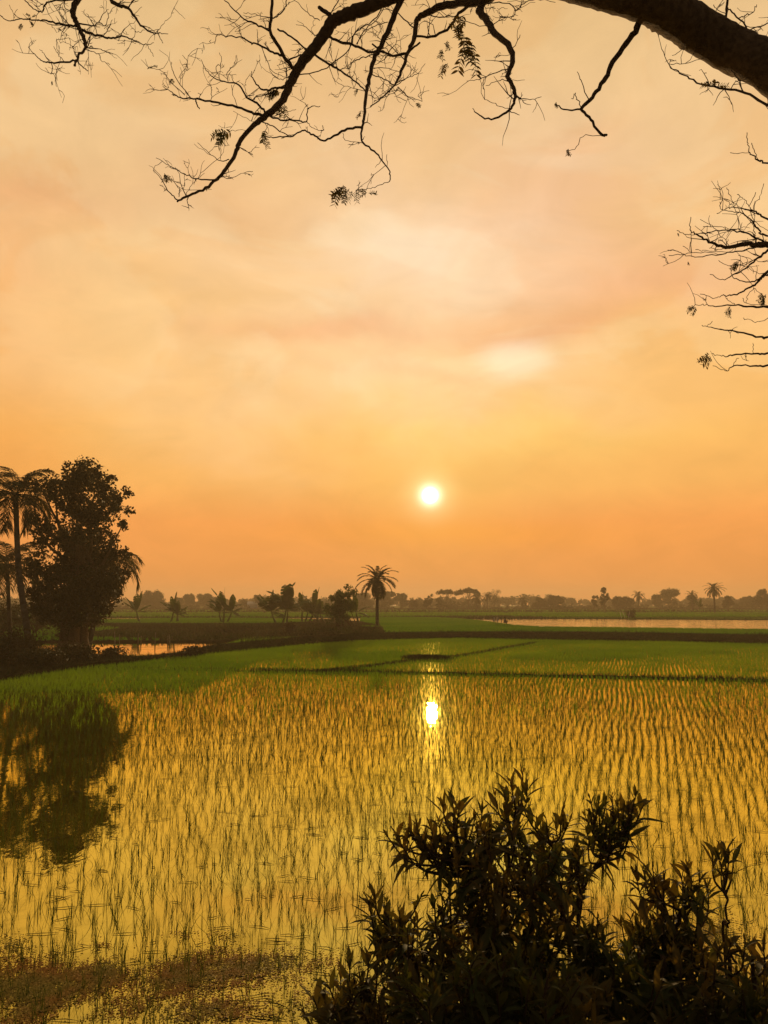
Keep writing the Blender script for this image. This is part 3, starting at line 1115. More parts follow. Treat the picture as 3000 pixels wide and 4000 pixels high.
# ---------------------------------------------------------------- banana plants
def banana(base, h, label, nleaf, spread=1.0, stems=1, group='banana plants along the meadow', L0=2.2, wide=.5):
    t = empty('banana_plant', base, label, 'banana plant', group)
    for s in range(stems):
        b = np.array(base, float) + (0 if s == 0 else rnd.uniform(-1, 1) * spread, 0 if s == 0 else rnd.uniform(-.6, .6), 0)
        hs = h * (1 if s == 0 else rnd.uniform(.55, .9)) * .27
        lean = np.array([rnd.uniform(-.12, .12), 0, 0]) * h
        top = b + (0, 0, hs) + lean
        g = Geo()
        P = smooth_line([b - (0, 0, .1), (b + top) / 2 + lean * .1, top], 5)
        tube(g, P, np.linspace(.17, .09, len(P)), 8)
        obj('stem', g, 'banana_leaf', t, smooth=True)
        for i in range(nleaf):
            az = i * 2.4 + rnd.uniform(-.4, .4)
            el = R([86, 50, 74, 32, 64, 12, 78, 44][i % 8] + rnd.uniform(-8, 8))
            L = h * (.62 if s == 0 else .48) * rnd.uniform(.8, 1.05) * (L0 / 2.2)
            dr = rnd.uniform(.35, 1.3) if i else .15
            seg = 14
            P = [top.copy()]
            for k in range(seg):
                e = el - dr * (k / seg) ** 1.5
                P.append(P[-1] + np.array([math.cos(az) * math.cos(e), math.sin(az) * math.cos(e), math.sin(e)]) * L / seg)
            P = np.array(P)
            g = Geo()
            tube(g, P, np.linspace(.03, .006, seg + 1), 4)
            side = np.array([-math.sin(az), math.cos(az), 0])
            W = h * wide * .15
            for k in range(2, seg):
                if False:
                    continue
                w0 = W * math.sin(math.pi * min(1, (k - 1.4) / (seg - 1.2))) ** .5
                w1 = W * math.sin(math.pi * min(1, (k - .4) / (seg - 1.2))) ** .5 if k < seg - 1 else .02
                for sg in (1, -1):
                    dz = np.array([0, 0, rnd.uniform(-.45, -.15)])
                    f2 = (P[k + 1] - P[k]) * (rnd.uniform(.5, .8) if rnd.random() < .2 else 1.02)
                    adv = (P[k + 1] - P[k]) * .5
                    V = [P[k], P[k] + f2, P[k] + f2 + side * sg * w1 + dz * w1 + adv, P[k] + side * sg * w0 + dz * w0 + adv]
                    g.add(V, [(0, 1, 2, 3)])
            obj('leaf', g, 'banana_leaf', t)
    return t


def bz(u, v, z=.3):
    p = gnd(u, v, z)
    return (p[0], p[1], z)


banana(bz(545, 2428), 5.2, 'small banana plant nearest the drooping fronds of the dense left tree', 8, group=None)
banana(bz(668, 2426), 5.0, 'low bushy banana clump second from the left on the meadow', 8, stems=3, spread=1.2, group=None)
banana(bz(872, 2428), 6.2, 'banana clump standing alone midway between the dense tree and the date palm', 8, stems=3, spread=1.2, group=None)
banana(bz(1105, 2430), 7.3, 'tallest banana plant with one big leaf standing straight up', 11, stems=3, spread=1.2, group=None, wide=.75)
banana(bz(1180, 2425), 5.4, 'banana clump directly right of the tallest banana plant', 8, stems=3, spread=1.2, group=None)
banana(bz(1245, 2425), 6.0, 'banana clump touching the left side of the round leafy shrub', 8, stems=3, spread=1.2, group=None)
banana(bz(1400, 2430), 4.8, 'thin banana plant between the round leafy shrub and the date palm', 7, group=None, L0=2.6)

# leafy many-stemmed shrub beside the date palm
sb = gnd(1355, 2445, .3)
t = empty('leafy_shrub', (sb[0], sb[1], .3), 'round leafy shrub with many bare lower stems, left of the date palm', 'shrub')
gs, gc = Geo(), Geo()
for i in range(15):
    b0 = np.array([sb[0] + rnd.uniform(-1.3, 1.3), sb[1] + rnd.uniform(-.8, .8), .25])
    u1, v1 = rnd.gauss(1330, 28), rnd.uniform(2300, 2385)
    tp = at(u1, v1, sb[1] + rnd.uniform(-1, 1))
    P = smooth_line([b0, (b0 * .6 + tp * .4) + (rnd.uniform(-.2, .2), 0, .2), tp], 5)
    tube(gs, P, np.linspace(.07, .02, len(P)), 5)
    for k in range(7):
        c = tp + np.array([rnd.uniform(-.9, .9), rnd.uniform(-.8, .8), rnd.uniform(-1.6, .35)])
        leafquads(gc, blob_points(c, .5, 42), .34, .38)
obj('stem', gs, 'twig_bark', t)
obj('foliage', gc, 'banana_leaf', t)


# ---------------------------------------------------------------- shrubs and undergrowth on the left bank
def bush(name, base, r, h, label, leaf=.16, n=900, material='tree_leaf', cat='bush', group=None, aspect=.5):
    t = empty(name, base, label, cat, group)
    gs, gc = Geo(), Geo()
    b = np.array(base, float)
    for i in range(9):
        a_ = rnd.uniform(0, 6.28)
        rr = r * rnd.uniform(.2, .8)
        tp = b + np.array([math.cos(a_) * rr, math.sin(a_) * rr, h * rnd.uniform(.6, 1.0)])
        tube(gs, smooth_line([b, (b + tp) / 2 + (0, 0, h * .12), tp], 4), np.linspace(.02 * h + .01, .006, 9), 4)
        leafquads(gc, blob_points(tp - (0, 0, h * .15), r * .42, n // 14), leaf, aspect)
        leafquads(gc, blob_points((tp + b) / 2 + (0, 0, h * .05), r * .5, n // 12), leaf, aspect)
    obj('stem', gs, 'twig_bark', t)
    obj('foliage', gc, material, t)
    return t


bush('bush', bz(30, 2590, .2), 2.0, 1.3, 'dark low bush at the left edge under the palm crowns', n=2600)
bush('bush', bz(150, 2604, .2), 1.3, 0.6, 'low weedy bush at the foot of the tall coconut palm', n=1500)
bush('bush', bz(300, 2578, .2), 1.5, 0.55, 'weedy growth around the foot of the dense broadleaf tree', n=1800)
bush('bush', bz(430, 2566, .2), .9, 0.35, 'ragged low bush on the near edge of the small pond', n=700)
bush('bush', bz(1130, 2470, .3), 1.3, 0.9, 'straggly dry reddish bush on the meadow below the tallest banana plant', n=500, material='dry_leaf')
bush('bush', bz(760, 2552, .2), .7, 0.25, 'small weed tuft on the bank at the right end of the small pond', n=500)
for lab, (u, d_, r_2, h_) in {'dark bush behind the shorter palm at the left edge': (10, 66, 3.2, 3.2), 'dark hedge bush seen between the palm trunk and the dense tree': (140, 72, 3.0, 2.8)}.items():
    p = at(u, 2400, d_)
    bush('bush', (p[0], d_, .3), r_2, h_, lab, leaf=.22, n=2400)


# ---------------------------------------------------------------- the far tree line
def far_round(u, vtop, w, d, label, name='far_tree', leaf=.55, flat=False, bare=False, base=.2, shape=1.0, per=150, cat='tree', mt='far_leaf'):
    W = w / F * d
    top = at(u, vtop, d)
    H = top[2] - base
    cls = []
    if flat:
        nC = 16
        for i in range(nC):
            x = rnd.uniform(-.5, .5) * W
            cls.append((np.array([top[0] + x, d + rnd.uniform(-.3, .3) * W, top[2] - H * .10 - H * .5 * (abs(x) / W) ** 2 * 1.6 - rnd.uniform(0, .06) * H]), H * rnd.uniform(.08, .13)))
    else:
        nC = 12
        for i in range(nC):
            a_ = rnd.uniform(0, 6.28)
            zz = rnd.uniform(.32, 1)
            rr = W * .5 * math.sqrt(max(.05, 1 - ((zz - .55) / .62) ** 2)) * rnd.uniform(.2, .72)
            rc = W * .19 * rnd.uniform(.7, 1.15)
            cls.append((np.array([top[0] + math.cos(a_) * rr, d + math.sin(a_) * rr, min(base + H * zz * shape, top[2] - rc)]), rc))
    t = broadleaf(name, (float(top[0]), d, base), cls, label, cat, leaf, per / max(1, (W / 8)), .035 * H, mt)
    return t


H1 = 290
far_round(596, 2309, 115, 330, 'spreading hazy tree on the skyline just right of the dense left tree')
far_round(560, 2330, 70, 330, 'lower hazy skyline tree rising directly above the smallest banana plant')
far_round(741, 2320, 60, 350, 'rounded hazy skyline tree above the gap between the second and third banana clumps')
far_round(800, 2318, 70, 360, 'wide hazy skyline tree right beside the lone banana clump, on its left')
far_round(690, 2332, 60, 350, 'low hazy tree directly behind the low bushy banana clump')
far_round(840, 2330, 60, 360, 'low hazy tree partly behind the lone banana clump')
far_round(1007, 2323, 40, 300, 'small upright tree on a short trunk, alone left of the tallest banana plant')
far_round(1427, 2315, 95, 330, 'hazy rounded tree directly left of the date palm trunk')
far_round(1519, 2309, 75, 320, 'hazy rounded tree directly right of the date palm trunk')
far_round(1568, 2316, 70, 320, 'hazy tree second to the right of the date palm trunk')
far_round(1672, 2325, 42, 250, 'small dark egg-shaped tree between the date palm and the flat-topped trees')
far_round(1745, 2300, 120, 300, 'left flat-topped umbrella tree in the middle of the skyline', flat=True, name='umbrella_tree', leaf=.45, per=260)
far_round(1830, 2295, 90, 295, 'right flat-topped umbrella tree in the middle of the skyline', flat=True, name='umbrella_tree', leaf=.45, per=260)
far_round(1715, 2335, 34, 270, 'small dark tree below the left end of the flat-topped trees')
far_round(1928, 2299, 66, 330, 'thin see-through round tree right of the flat-topped trees', leaf=.35, per=45)
far_round(2170, 2325, 75, 300, 'low dark rounded tree right of the pond watcher, on the skyline')
far_round(2110, 2333, 60, 300, 'low dark skyline tree between the small dark palm and the low rounded tree')
far_round(2360, 2292, 44, 255, 'narrow upright dark tree, tallest between the umbrella trees and the right-hand date palm', shape=1.0)
far_round(2322, 2326, 34, 255, 'short dark tree touching the left side of the narrow upright tree')
far_round(2425, 2330, 95, 300, 'long low dark bush right of the narrow upright tree')
far_round(2567, 2322, 55, 330, 'small hazy tree left of the wide hazy crown near the right side')
far_round(2620, 2299, 100, 340, 'wide hazy tree crown left of the right-hand date palm')
far_round(2843, 2326, 55, 280, 'round dark bush touching the right side of the right-hand date palm')
far_round(2975, 2300, 85, 300, 'dark tree cut by the right edge of the photo')
far_round(2920, 2330, 70, 340, 'hazy low tree just left of the dark tree at the right edge')
far_round(2700, 2325, 55, 270, 'dark ragged tree left of the right-hand date palm')


def far_palm(u, vt, d, label, L=2.6, nf=22, parts=False, droop=1.2, name='far_palm'):
    tp = at(u, vt + 16 * 300 / d, d)
    return palm(name, (float(tp[0]), d, .2), tp, label, nf, L, droop, .22, .7, .16, nl=18, parts=parts, stiff=.15, elr=(-50, 82))


far_palm(956, 2335, 320, 'tiny hazy palm left of the small upright skyline tree', 2.2)
far_palm(1601, 2338, 300, 'tiny palm with a drooping crown, left one of the pair right of the date palm', 1.9)
far_palm(1620, 2334, 280, 'tiny palm with a tufted crown, right one of the pair right of the date palm', 1.9)
far_palm(1862, 2318, 270, 'small palm in front of the right end of the umbrella trees', 2.7)
far_palm(1903, 2312, 290, 'small palm in front of the thin see-through tree', 2.5)
far_palm(2042, 2328, 280, 'small dark palm low on the skyline right of the thin see-through tree', 2.6)
far_palm(2493, 2308, 290, 'small palm between the long low bush and the wide hazy crown', 2.8)
far_palm(2702, 2306, 265, 'palm head sticking up left of the right-hand date palm', 2.3)
dpalm = at(2788, 2300, 215)
palm('date_palm', (float(dpalm[0]), 215, .2), dpalm, 'dark date palm with a full round crown on the skyline near the right edge', 34, 3.2, 1.25, .26, .6, .10, nl=30, stiff=.2, elr=(-60, 84), bulge=1.3)
banana((float(at(2735, 2400, 215)[0]), 215, .2), 5.0, 'tiny far banana plant left of the right-hand date palm', 8, group=None)

# continuous hazy woods behind
gw = Geo()
for i in range(420):
    d = rnd.uniform(400, 560)
    x = rnd.uniform(-.62, .62) * d
    s = vnoise(np.array([x / d * 420]), np.array([0.0]), .09, 31)[0]
    h = (4.2 + 3.6 * s) * rnd.uniform(.7, 1.1)
    for k in range(4):
        c = np.array([x + rnd.uniform(-4, 4), d + rnd.uniform(-3, 3), .2 + h * rnd.uniform(.25, .85)])
        leafquads(gw, blob_points(c, h * .28, 46), 1.4, .6)
tag(obj('far_woods', gw, 'far_leaf'), 'continuous hazy woods closing the fields along the horizon', 'woods', kind='stuff')
gw = Geo()
for i in range(300):
    d = rnd.uniform(290, 360)
    x = rnd.uniform(-.60, .60) * d
    h = rnd.uniform(1.2, 3.6) * (0.4 + 1.1 * vnoise(np.array([x / d * 300]), np.array([3.0]), .14, 77)[0])
    for k in range(3):
        c = np.array([x + rnd.uniform(-3, 3), d + rnd.uniform(-3, 3), .2 + h * rnd.uniform(.2, .75)])
        leafquads(gw, blob_points(c, h * .42, 34), .8, .6)
tag(obj('far_scrub', gw, 'far_leaf'), 'low dark scrub in front of the far tree line', 'scrub', kind='stuff')


# ---------------------------------------------------------------- small things by the pond
def house(u, v, w, label, d=300):
    p = at(u, v, d)
    W = w / F * d
    t = empty('tin_shed', (float(p[0]), d, .2), label, 'shed')
    g = Geo()

    def box(x0, x1, y0, y1, z0, z1):
        V = [(x, y, z) for z in (z0, z1) for y in (y0, y1) for x in (x0, x1)]
        g.add(V, [(0, 1, 3, 2), (4, 6, 7, 5), (0, 4, 5, 1), (2, 3, 7, 6), (0, 2, 6, 4), (1, 5, 7, 3)])
    box(p[0] - W / 2, p[0] + W / 2, d, d + 3.5, .15, 2.4)
    obj('wall', g, 'sheet_metal', t)
    g = Geo()
    x0, x1 = p[0] - W / 2 - .3, p[0] + W / 2 + .3
    for off in (0, -.06):
        g.add([(x0, d - .4, 2.4 + off), (x1, d - .4, 2.4 + off), (x1, d + 1.75, 3.6 + off), (x0, d + 1.75, 3.6 + off), (x1, d + 3.9, 2.4 + off), (x0, d + 3.9, 2.4 + off)], [(0, 1, 2, 3), (3, 2, 4, 5)])
    obj('roof', g, 'sheet_metal', t)


house(985, 2365, 36, 'pale tin shed in the haze between the lone banana clump and the tallest banana plant')

# person squatting on the bank of the large pond
pp = gnd(1972, 2438, .3)
SC = 1.0
t = empty('person', (pp[0], pp[1], .3), 'person in dark clothes squatting at the edge of the large pond', 'person')


def skinned(name, pts, edges, radii, material, parent, sub=1):
    me = bpy.data.meshes.new(name)
    me.from_pydata(pts, edges, [])
    o = bpy.data.objects.new(name, me)
    col.objects.link(o)
    md = o.modifiers.new('skin', 'SKIN')
    for i, r in enumerate(radii):
        me.skin_vertices[0].data[i].radius = (r, r)
    me.skin_vertices[0].data[0].use_root = True
    o.modifiers.new('sub', 'SUBSURF').levels = sub
    o.modifiers['sub'].render_levels = sub
    me.materials.append(MATS[material])
    o.parent = parent
    return o


body = [(0, 0, .22), (0, -.02, .40), (.03, -.06, .60), (.04, -.08, .68), (.06, -.10, .80),   # pelvis spine neck head
        (.12, .02, .20), (.34, .06, .42), (.22, .07, .06), (.32, .09, .02),                 # leg 1
        (.10, -.16, .20), (.32, -.2, .44), (.20, -.2, .06), (.30, -.22, .02),               # leg 2
        (.05, .10, .57), (.24, .14, .42), (.42, .08, .46), (.05, -.24, .57), (.22, -.27, .40), (.42, -.16, .46)]
be = [(0, 1), (1, 2), (2, 3), (3, 4), (0, 5), (5, 6), (6, 7), (7, 8), (0, 9), (9, 10), (10, 11), (11, 12), (2, 13), (13, 14), (14, 15), (2, 16), (16, 17), (17, 18)]
br = [.13, .14, .13, .06, .10, .09, .06, .045, .04, .09, .06, .045, .04, .06, .045, .035, .06, .045, .035]
skinned('body', body, be, br, 'skin', t, 2)
# shirt, cloth and hair
g = Geo()
tube(g, [(0, -.03, .2), (0, -.04, .34), (.015, -.05, .48), (.03, -.07, .62), (.035, -.075, .66)], [.20, .19, .18, .17, .07], 10)
o = Geo()
o.v, o.f4, o.f3, o.n = g.v, g.f4, g.f3, g.n
me = g.mesh('shirt', 'shirt', True)
so_ = bpy.data.objects.new('shirt', me)
col.objects.link(so_)
so_.parent = t
g = Geo()
tube(g, [(.03, -.10, .80), (.045, -.10, .86), (.05, -.10, .905), (.055, -.10, .925)], [.10, .108, .085, .03], 8)
me = g.mesh('hair', 'hair', True)
so_ = bpy.data.objects.new('hair', me)
col.objects.link(so_)
so_.parent = t

# stake frame with pale nets beside the person
fp = gnd(1938, 2434, .3)
t = empty('net_frame', (fp[0], fp[1], .3), 'low wooden stake frame hung with pale netting, left of the squatting person', 'net frame')
for ox, hh in ((-.42, .85), (-.05, .9), (.22, .95), (.75, .7)):
    g = Geo()
    tube(g, [(fp[0] + ox, fp[1], .1), (fp[0] + ox + .03, fp[1], .3 + hh)], [.035, .03], 6)
    obj('stake', g, 'wood_pole', t)
g = Geo()
tube(g, [(fp[0] - .55, fp[1], 1.13), (fp[0] + .3, fp[1] + .04, 1.17)], [.03, .03], 6)
obj('crossbar', g, 'wood_pole', t)
for ox in (-.40, .05):
    g = Geo()
    nn = 6
    V = []
    for j in range(7):
        for i in range(nn):
            V.append((fp[0] + ox + i * .055, fp[1] - .02 + .03 * math.sin(i * 1.7 + j * .5), 1.12 - j * .10))
    g.add(V, [(j * nn + i, j * nn + i + 1, (j + 1) * nn + i + 1, (j + 1) * nn + i) for j in range(6) for i in range(nn - 1)])
    obj('net', g, 'pale_cloth', t)
# white stakes on the far bank
for k, (u, ln, lab) in enumerate(((2432, -.35, 'pale leaning stake on the far bank, leftmost of three'), (2446, -.5, 'pale leaning stake on the far bank, middle of three'), (2458, .3, 'pale leaning stake on the far bank, rightmost of three, beside a small bush'))):
    p = gnd(u, 2415, .2)
    g = Geo()
    tube(g, [(p[0], p[1] + .5, 0), (p[0] + ln * .4, p[1] + .5, .7), (p[0] + ln, p[1] + .5, 1.45)], [.05, .045, .04], 6)
    tag(obj('stake', g, 'pale_cloth'), lab, 'stake')
p = gnd(2475, 2413, .2)
bush('bush', (p[0], p[1] + 1, .2), 1.6, 1.3, 'small dark bush beside the three pale stakes on the far bank', leaf=.3, n=500)
# old stakes standing in the small pond's far edge
ORD = ['first', 'second', 'third', 'fourth', 'fifth', 'sixth', 'last']
for k, (u, hh) in enumerate(((455, .9), (472, .7), (545, .8), (555, .6), (610, .85), (660, .6), (668, .7))):
    p = gnd(u, 2508, .1)
    g = Geo()
    tube(g, [(p[0], p[1] - .3, -.1), (p[0] + rnd.uniform(-.1, .1), p[1] - .3, hh)], [.05, .03], 5)
    tag(obj('stake', g, 'wood_pole'), ORD[k] + ' dark stake from the left at the far edge of the small pond', 'stake', 'stakes along the small pond')


# ---------------------------------------------------------------- the overhanging tree
TR = empty('overhanging_tree', (5.4, 4.2, .1), 'bare spreading tree leaning in from the right, branches hanging over the view', 'tree')


def dep(u, v):
    d = 6.2 + .7 * math.sin(u / 520.) + .5 * math.sin(v / 300. + 1.3) + .3 * math.sin((u + v) / 210.)
    if u > 1900:
        d -= .9 * min(1, (u - 1900) / 900)
    if v > 480 and u > 2400:
        d += 1.8 * min(1, (v - 480) / 250)
    return d


def T6(x, y):
    return 500 + x / 1.508, y / 1.508


def T7(x, y):
    return 1500 + x / 1.106, y / 1.106


def TL(x, y):
    return x / 2.074, y / 2.074


def T8(x, y):
    return 2500 + x / 2.212, 500 + y / 2.212


def trace(g, T, sc, pts, w0, w1=None, k=None, twigs=1.0, off=0.0, lump=.06, wiggle=1.0):
    """branch through zoom-pixel points; w0,w1 widths in zoom pixels"""
    w1 = w1 if w1 is not None else 2.5
    uv = [T(*p) for p in pts]
    n = len(uv)
    P = []
    for i, (u, v) in enumerate(uv):
        d = dep(u, v) + off * (i / (n - 1)) ** 1.2
        P.append(at(u, v, d))
    P = np.array(P)
    S = smooth_line(P, 5)
    m = len(S)
    S[1:-1] += rng.normal(size=(m - 2, 3)) * .004 * wiggle
    d = np.linalg.norm(S - np.array([0, 0, EYE]), axis=1)
    tt = np.linspace(0, 1, m)
    wpx = (w0 + (w1 - w0) * tt) / sc * (.78 if sc < 2.2 else .62)
    rad = wpx * .5 / F * d * 1.0
    rad = np.maximum(rad, .0028)
    tube(g, S, rad, k or (10 if w0 / sc > 20 else 6 if w0 / sc > 7 else 4), lump)
    # side twigs
    L = np.linalg.norm(np.diff(S, axis=0), axis=1).sum()
    nt = int(L * 7.5 * twigs)
    for _ in range(nt):
        i = rnd.randrange(1, m)
        if rad[i] > .05:
            continue
        twig(g, S[i], S[i] - S[max(0, i - 2)], rnd.uniform(.08, .30), min(rad[i] * .55, .006), 2)
    return S


def twig(g, p, along, L, r, depth):
    d = unit(unit(along) * .5 + rng.normal(size=3) * np.array([.9, .5, .9]) + np.array([0, 0, .25]))
    P = [p]
    n = 4
    for i in range(n):
        d = unit(d + rng.normal(size=3) * .28)
        P.append(P[-1] + d * L / n)
    r = max(r, .003)
    tube(g, P, np.linspace(r, .0018, n + 1), 3)
    if depth > 0:
        for k in range(rnd.choice([0, 1, 2])):
            i = rnd.randrange(1, n)
            twig(g, P[i], P[i + 1] - P[i], L * rnd.uniform(.35, .7), r * .7, depth - 1)


# trunk and heavy limb
limb_uv = [(3420, 620), (3000, 262), (2856, 192), (2720, 112), (2612, 48), (2520, 6), (2370, -22), (2200, -52), (2000, -95), (1850, -120)]
limb_w = [165, 124, 124, 124, 121, 114, 92, 72, 55, 48]
LP = np.array([at(u, v, dep(u, max(v, -120))) for u, v in limb_uv])
LP[0] = at(3420, 560, dep(3000, 258) - .2)
fork = LP[0] + np.array([.45, .05, -.9])
g = Geo()
S = smooth_line([(5.4, 4.2, -.1), (5.35, 4.2, .7), (5.1, 4.3, 2.2), tuple(fork)], 8)
tube(g, S, np.interp(np.linspace(0, 1, len(S)), [0, .15, .6, 1], [.42, .30, .26, .25]), 14, .04)
obj('trunk', g, 'bark', TR, smooth=True)
g = Geo()
S = smooth_line(np.vstack([[fork], LP]), 8)
dist = np.linalg.norm(S - np.array([0, 0, EYE]), axis=1)
wi = np.interp(np.linspace(0, 1, len(S)), np.linspace(0, 1, len(limb_w) + 1), [240] + limb_w)
tube(g, S, wi * .5 / F * dist * np.cos(0), 18, .025)
obj('limb', g, 'bark', TR, smooth=True)


def branch(items, T, sc):
    g = Geo()
    for it in items:
        pts, w0, w1 = it[0], it[1], it[2]
        kw = it[3] if len(it) > 3 else {}
        trace(g, T, sc, pts, w0, w1, **kw)
    return obj('branch', g, 'twig_bark', TR, smooth=True)


# central branch sweeping down to the left
branch([
    ([(2050, -170), (1800, -120), (1640, -50), (1500, 0), (1400, 52), (1300, 85), (1215, 115)], 90, 78, dict(twigs=0)),
    ([(1215, 112), (1150, 210), (1070, 310), (985, 430), (945, 520), (885, 620), (800, 690), (740, 738)], 78, 32, dict(twigs=.5)),
    ([(740, 738), (665, 820), (640, 890), (590, 980), (520, 1055), (440, 1120), (345, 1158), (290, 1188)], 32, 12, dict(twigs=.6)),
    ([(1215, 105), (1170, 75), (1122, 42)], 30, 22, dict(twigs=0)),
    ([(595, 938), (545, 950), (490, 910), (410, 840)], 9, 3),
    ([(535, 1058), (410, 1055), (350, 1030), (260, 985), (165, 930)], 11, 3),
    ([(410, 1055), (430, 1020), (510, 950)], 4, 2.5),
    ([(555, 1035), (620, 1045), (690, 1015), (735, 1010)], 5, 2.5),
    ([(292, 1178), (240, 1130), (200, 1060), (150, 1000)], 10, 3),
    ([(300, 1160), (300, 1110), (255, 1055)], 5, 3),
    ([(330, 1160), (380, 1085), (450, 1020)], 4, 2.5),
    ([(545, 940), (545, 870)], 4, 2.5, dict(twigs=0)),
    ([(720, 768), (660, 768), (590, 775)], 3, 2.5, dict(twigs=0)),
], T6, 1.508)
branch([
    ([(985, 420), (935, 355), (880, 260), (838, 185), (843, 100), (855, -40)], 24, 18),
    ([(838, 185), (770, 150), (700, 120), (660, 90), (600, 30), (555, -10)], 12, 5),
    ([(843, 105), (880, 95), (920, 50), (935, 0), (930, -40)], 9, 6),
    ([(843, 100), (800, 100), (750, 85), (680, 75)], 7, 3),
    ([(935, 352), (895, 320), (840, 305), (770, 262), (720, 252), (670, 220), (575, 215), (530, 205), (510, 258)], 16, 3),
    ([(770, 262), (762, 220), (760, 172)], 7, 3),
    ([(670, 222), (645, 160), (585, 105)], 6, 3),
    ([(780, 268), (820, 350), (840, 410), (890, 440), (960, 465)], 6, 4),
    ([(935, 400), (932, 450)], 8, 6),
    ([(1020, 320), (940, 358)], 10, 14),
], T6, 1.508)
branch([
    ([(1180, 215), (1250, 250), (1340, 270), (1430, 308), (1490, 298), (1560, 328), (1640, 310), (1720, 250)], 17, 12),
    ([(1040, 285), (1180, 375), (1240, 410), (1330, 475), (1395, 532)], 16, 9),
    ([(880, 170), (960, 215), (1055, 292)], 11, 10),
    ([(1000, 440), (1100, 425), (1190, 385), (1300, 290), (1330, 200), (1380, 165), (1480, 80), (1510, -20)], 9, 8),
    ([(1350, 262), (1390, 180), (1460, 120), (1520, 20)], 7, 5),
    ([(1130, 190), (1170, 120), (1250, -20)], 12, 6),
    ([(1150, 180), (1100, 205), (1050, 160), (990, 145)], 9, 3),
    ([(1200, 230), (1190, 320), (1235, 400)], 5, 3),
    ([(1445, 320), (1370, 345), (1318, 365), (1308, 395), (1230, 410)], 9, 4),
    ([(1130, 120), (1060, 80), (1000, 20), (960, -20)], 7, 3),
    ([(960, 440), (900, 470), (850, 440), (830, 390)], 6, 3),
], T6, 1.508)
branch([
    ([(945, 515), (880, 520), (800, 530), (760, 500), (730, 450), (727, 420)], 17, 4),
    ([(925, 500), (850, 545), (760, 570), (740, 585)], 9, 6),
    ([(805, 658), (760, 610), (700, 570), (650, 495), (580, 485), (510, 460), (460, 410), (430, 350)], 15, 3),
    ([(550, 480), (520, 400), (550, 370), (538, 310)], 5, 2.5),
    ([(590, 480), (585, 420), (635, 380), (640, 325)], 5, 2.5),
    ([(700, 565), (690, 510), (695, 470)], 4, 2.5),
], T6, 1.508)
branch([
    ([(800, 680), (740, 668), (640, 630), (500, 600), (400, 583), (310, 575), (260, 545), (205, 508)], 20, 4),
    ([(375, 583), (290, 470), (260, 400), (255, 365)], 6, 3),
    ([(335, 560), (250, 480), (200, 420), (120, 395)], 6, 3),
    ([(300, 460), (350, 370), (320, 325)], 4, 2.5),
    ([(400, 585), (405, 610), (420, 642)], 9, 7, dict(twigs=0)),
    ([(488, 595), (492, 545), (490, 510), (465, 495)], 5, 4),
    ([(645, 630), (620, 560), (610, 500)], 5, 3),
], T6, 1.508)
branch([
    ([(820, 675), (900, 705), (990, 710), (1050, 716), (1058, 650), (1080, 630), (1132, 625)], 13, 4),
    ([(1055, 716), (1090, 755), (1150, 770)], 5, 2.5),
    ([(780, 712), (850, 745), (920, 785), (960, 800)], 9, 7),
    ([(940, 660), (990, 645)], 4, 2.5),
    ([(740, 715), (680, 690), (620, 655)], 4, 2.5),
], T6, 1.508)
# long hanging branch right of it
branch([
    ([(1800, -170), (1680, -110), (1610, 0), (1560, 110), (1500, 250), (1450, 350), (1420, 470), (1405, 560), (1392, 680), (1378, 760)], 42, 16, dict(twigs=.5)),
    ([(1378, 755), (1380, 830), (1450, 890), (1500, 950), (1540, 1010), (1541, 1068)], 14, 7, dict(twigs=.4)),
    ([(1541, 1068), (1490, 1085), (1430, 1110), (1340, 1125)], 6, 3, dict(twigs=.5)),
    ([(1376, 750), (1290, 760), (1220, 800), (1150, 825), (1090, 795), (1035, 765), (970, 800), (880, 808), (818, 806)], 16, 7, dict(twigs=.3)),
    ([(1380, 842), (1280, 825), (1265, 785)], 5, 3),
    ([(1528, 990), (1525, 910)], 4, 2.5, dict(twigs=0)),
    ([(1446, 400), (1520, 400), (1600, 425)], 6, 4),
    ([(1440, 440), (1520, 470), (1575, 500), (1640, 460)], 8, 5),
    ([(1410, 540), (1330, 520), (1240, 490), (1205, 455)], 5, 2.5),
    ([(1530, 130), (1440, 160), (1380, 210), (1340, 270)], 6, 4),
    ([(1415, 560), (1480, 580), (1560, 550), (1600, 515)], 5, 4),
], T6, 1.508)
# branches in the top middle, partly above the frame
branch([
    ([(560, -90), (500, -40), (420, 5), (300, 18), (230, 36), (170, 62), (140, 92), (130, 160), (102, 230), (75, 310), (48, 366)], 44, 10, dict(twigs=.5)),
    ([(48, 366), (0, 415), (-60, 460)], 8, 5),
    ([(130, 155), (200, 160), (250, 140), (300, 95), (330, 50), (400, 8)], 10, 14),
    ([(105, 225), (50, 240), (0, 228), (-50, 190)], 10, 8),
    ([(48, 365), (90, 340), (140, 320), (178, 275)], 5, 2.5),
    ([(60, 375), (95, 410), (165, 438)], 5, 3),
    ([(60, 378), (50, 410), (95, 435)], 3, 2.5),
    ([(170, 62), (240, 75), (300, 70), (360, 95), (450, 115)], 7, 3),
    ([(130, 120), (60, 60), (0, 30)], 7, 4),
    ([(90, 260), (30, 200), (-30, 160)], 5, 3),
    ([(250, 30), (270, -20)], 6, 5),
], T7, 1.106)
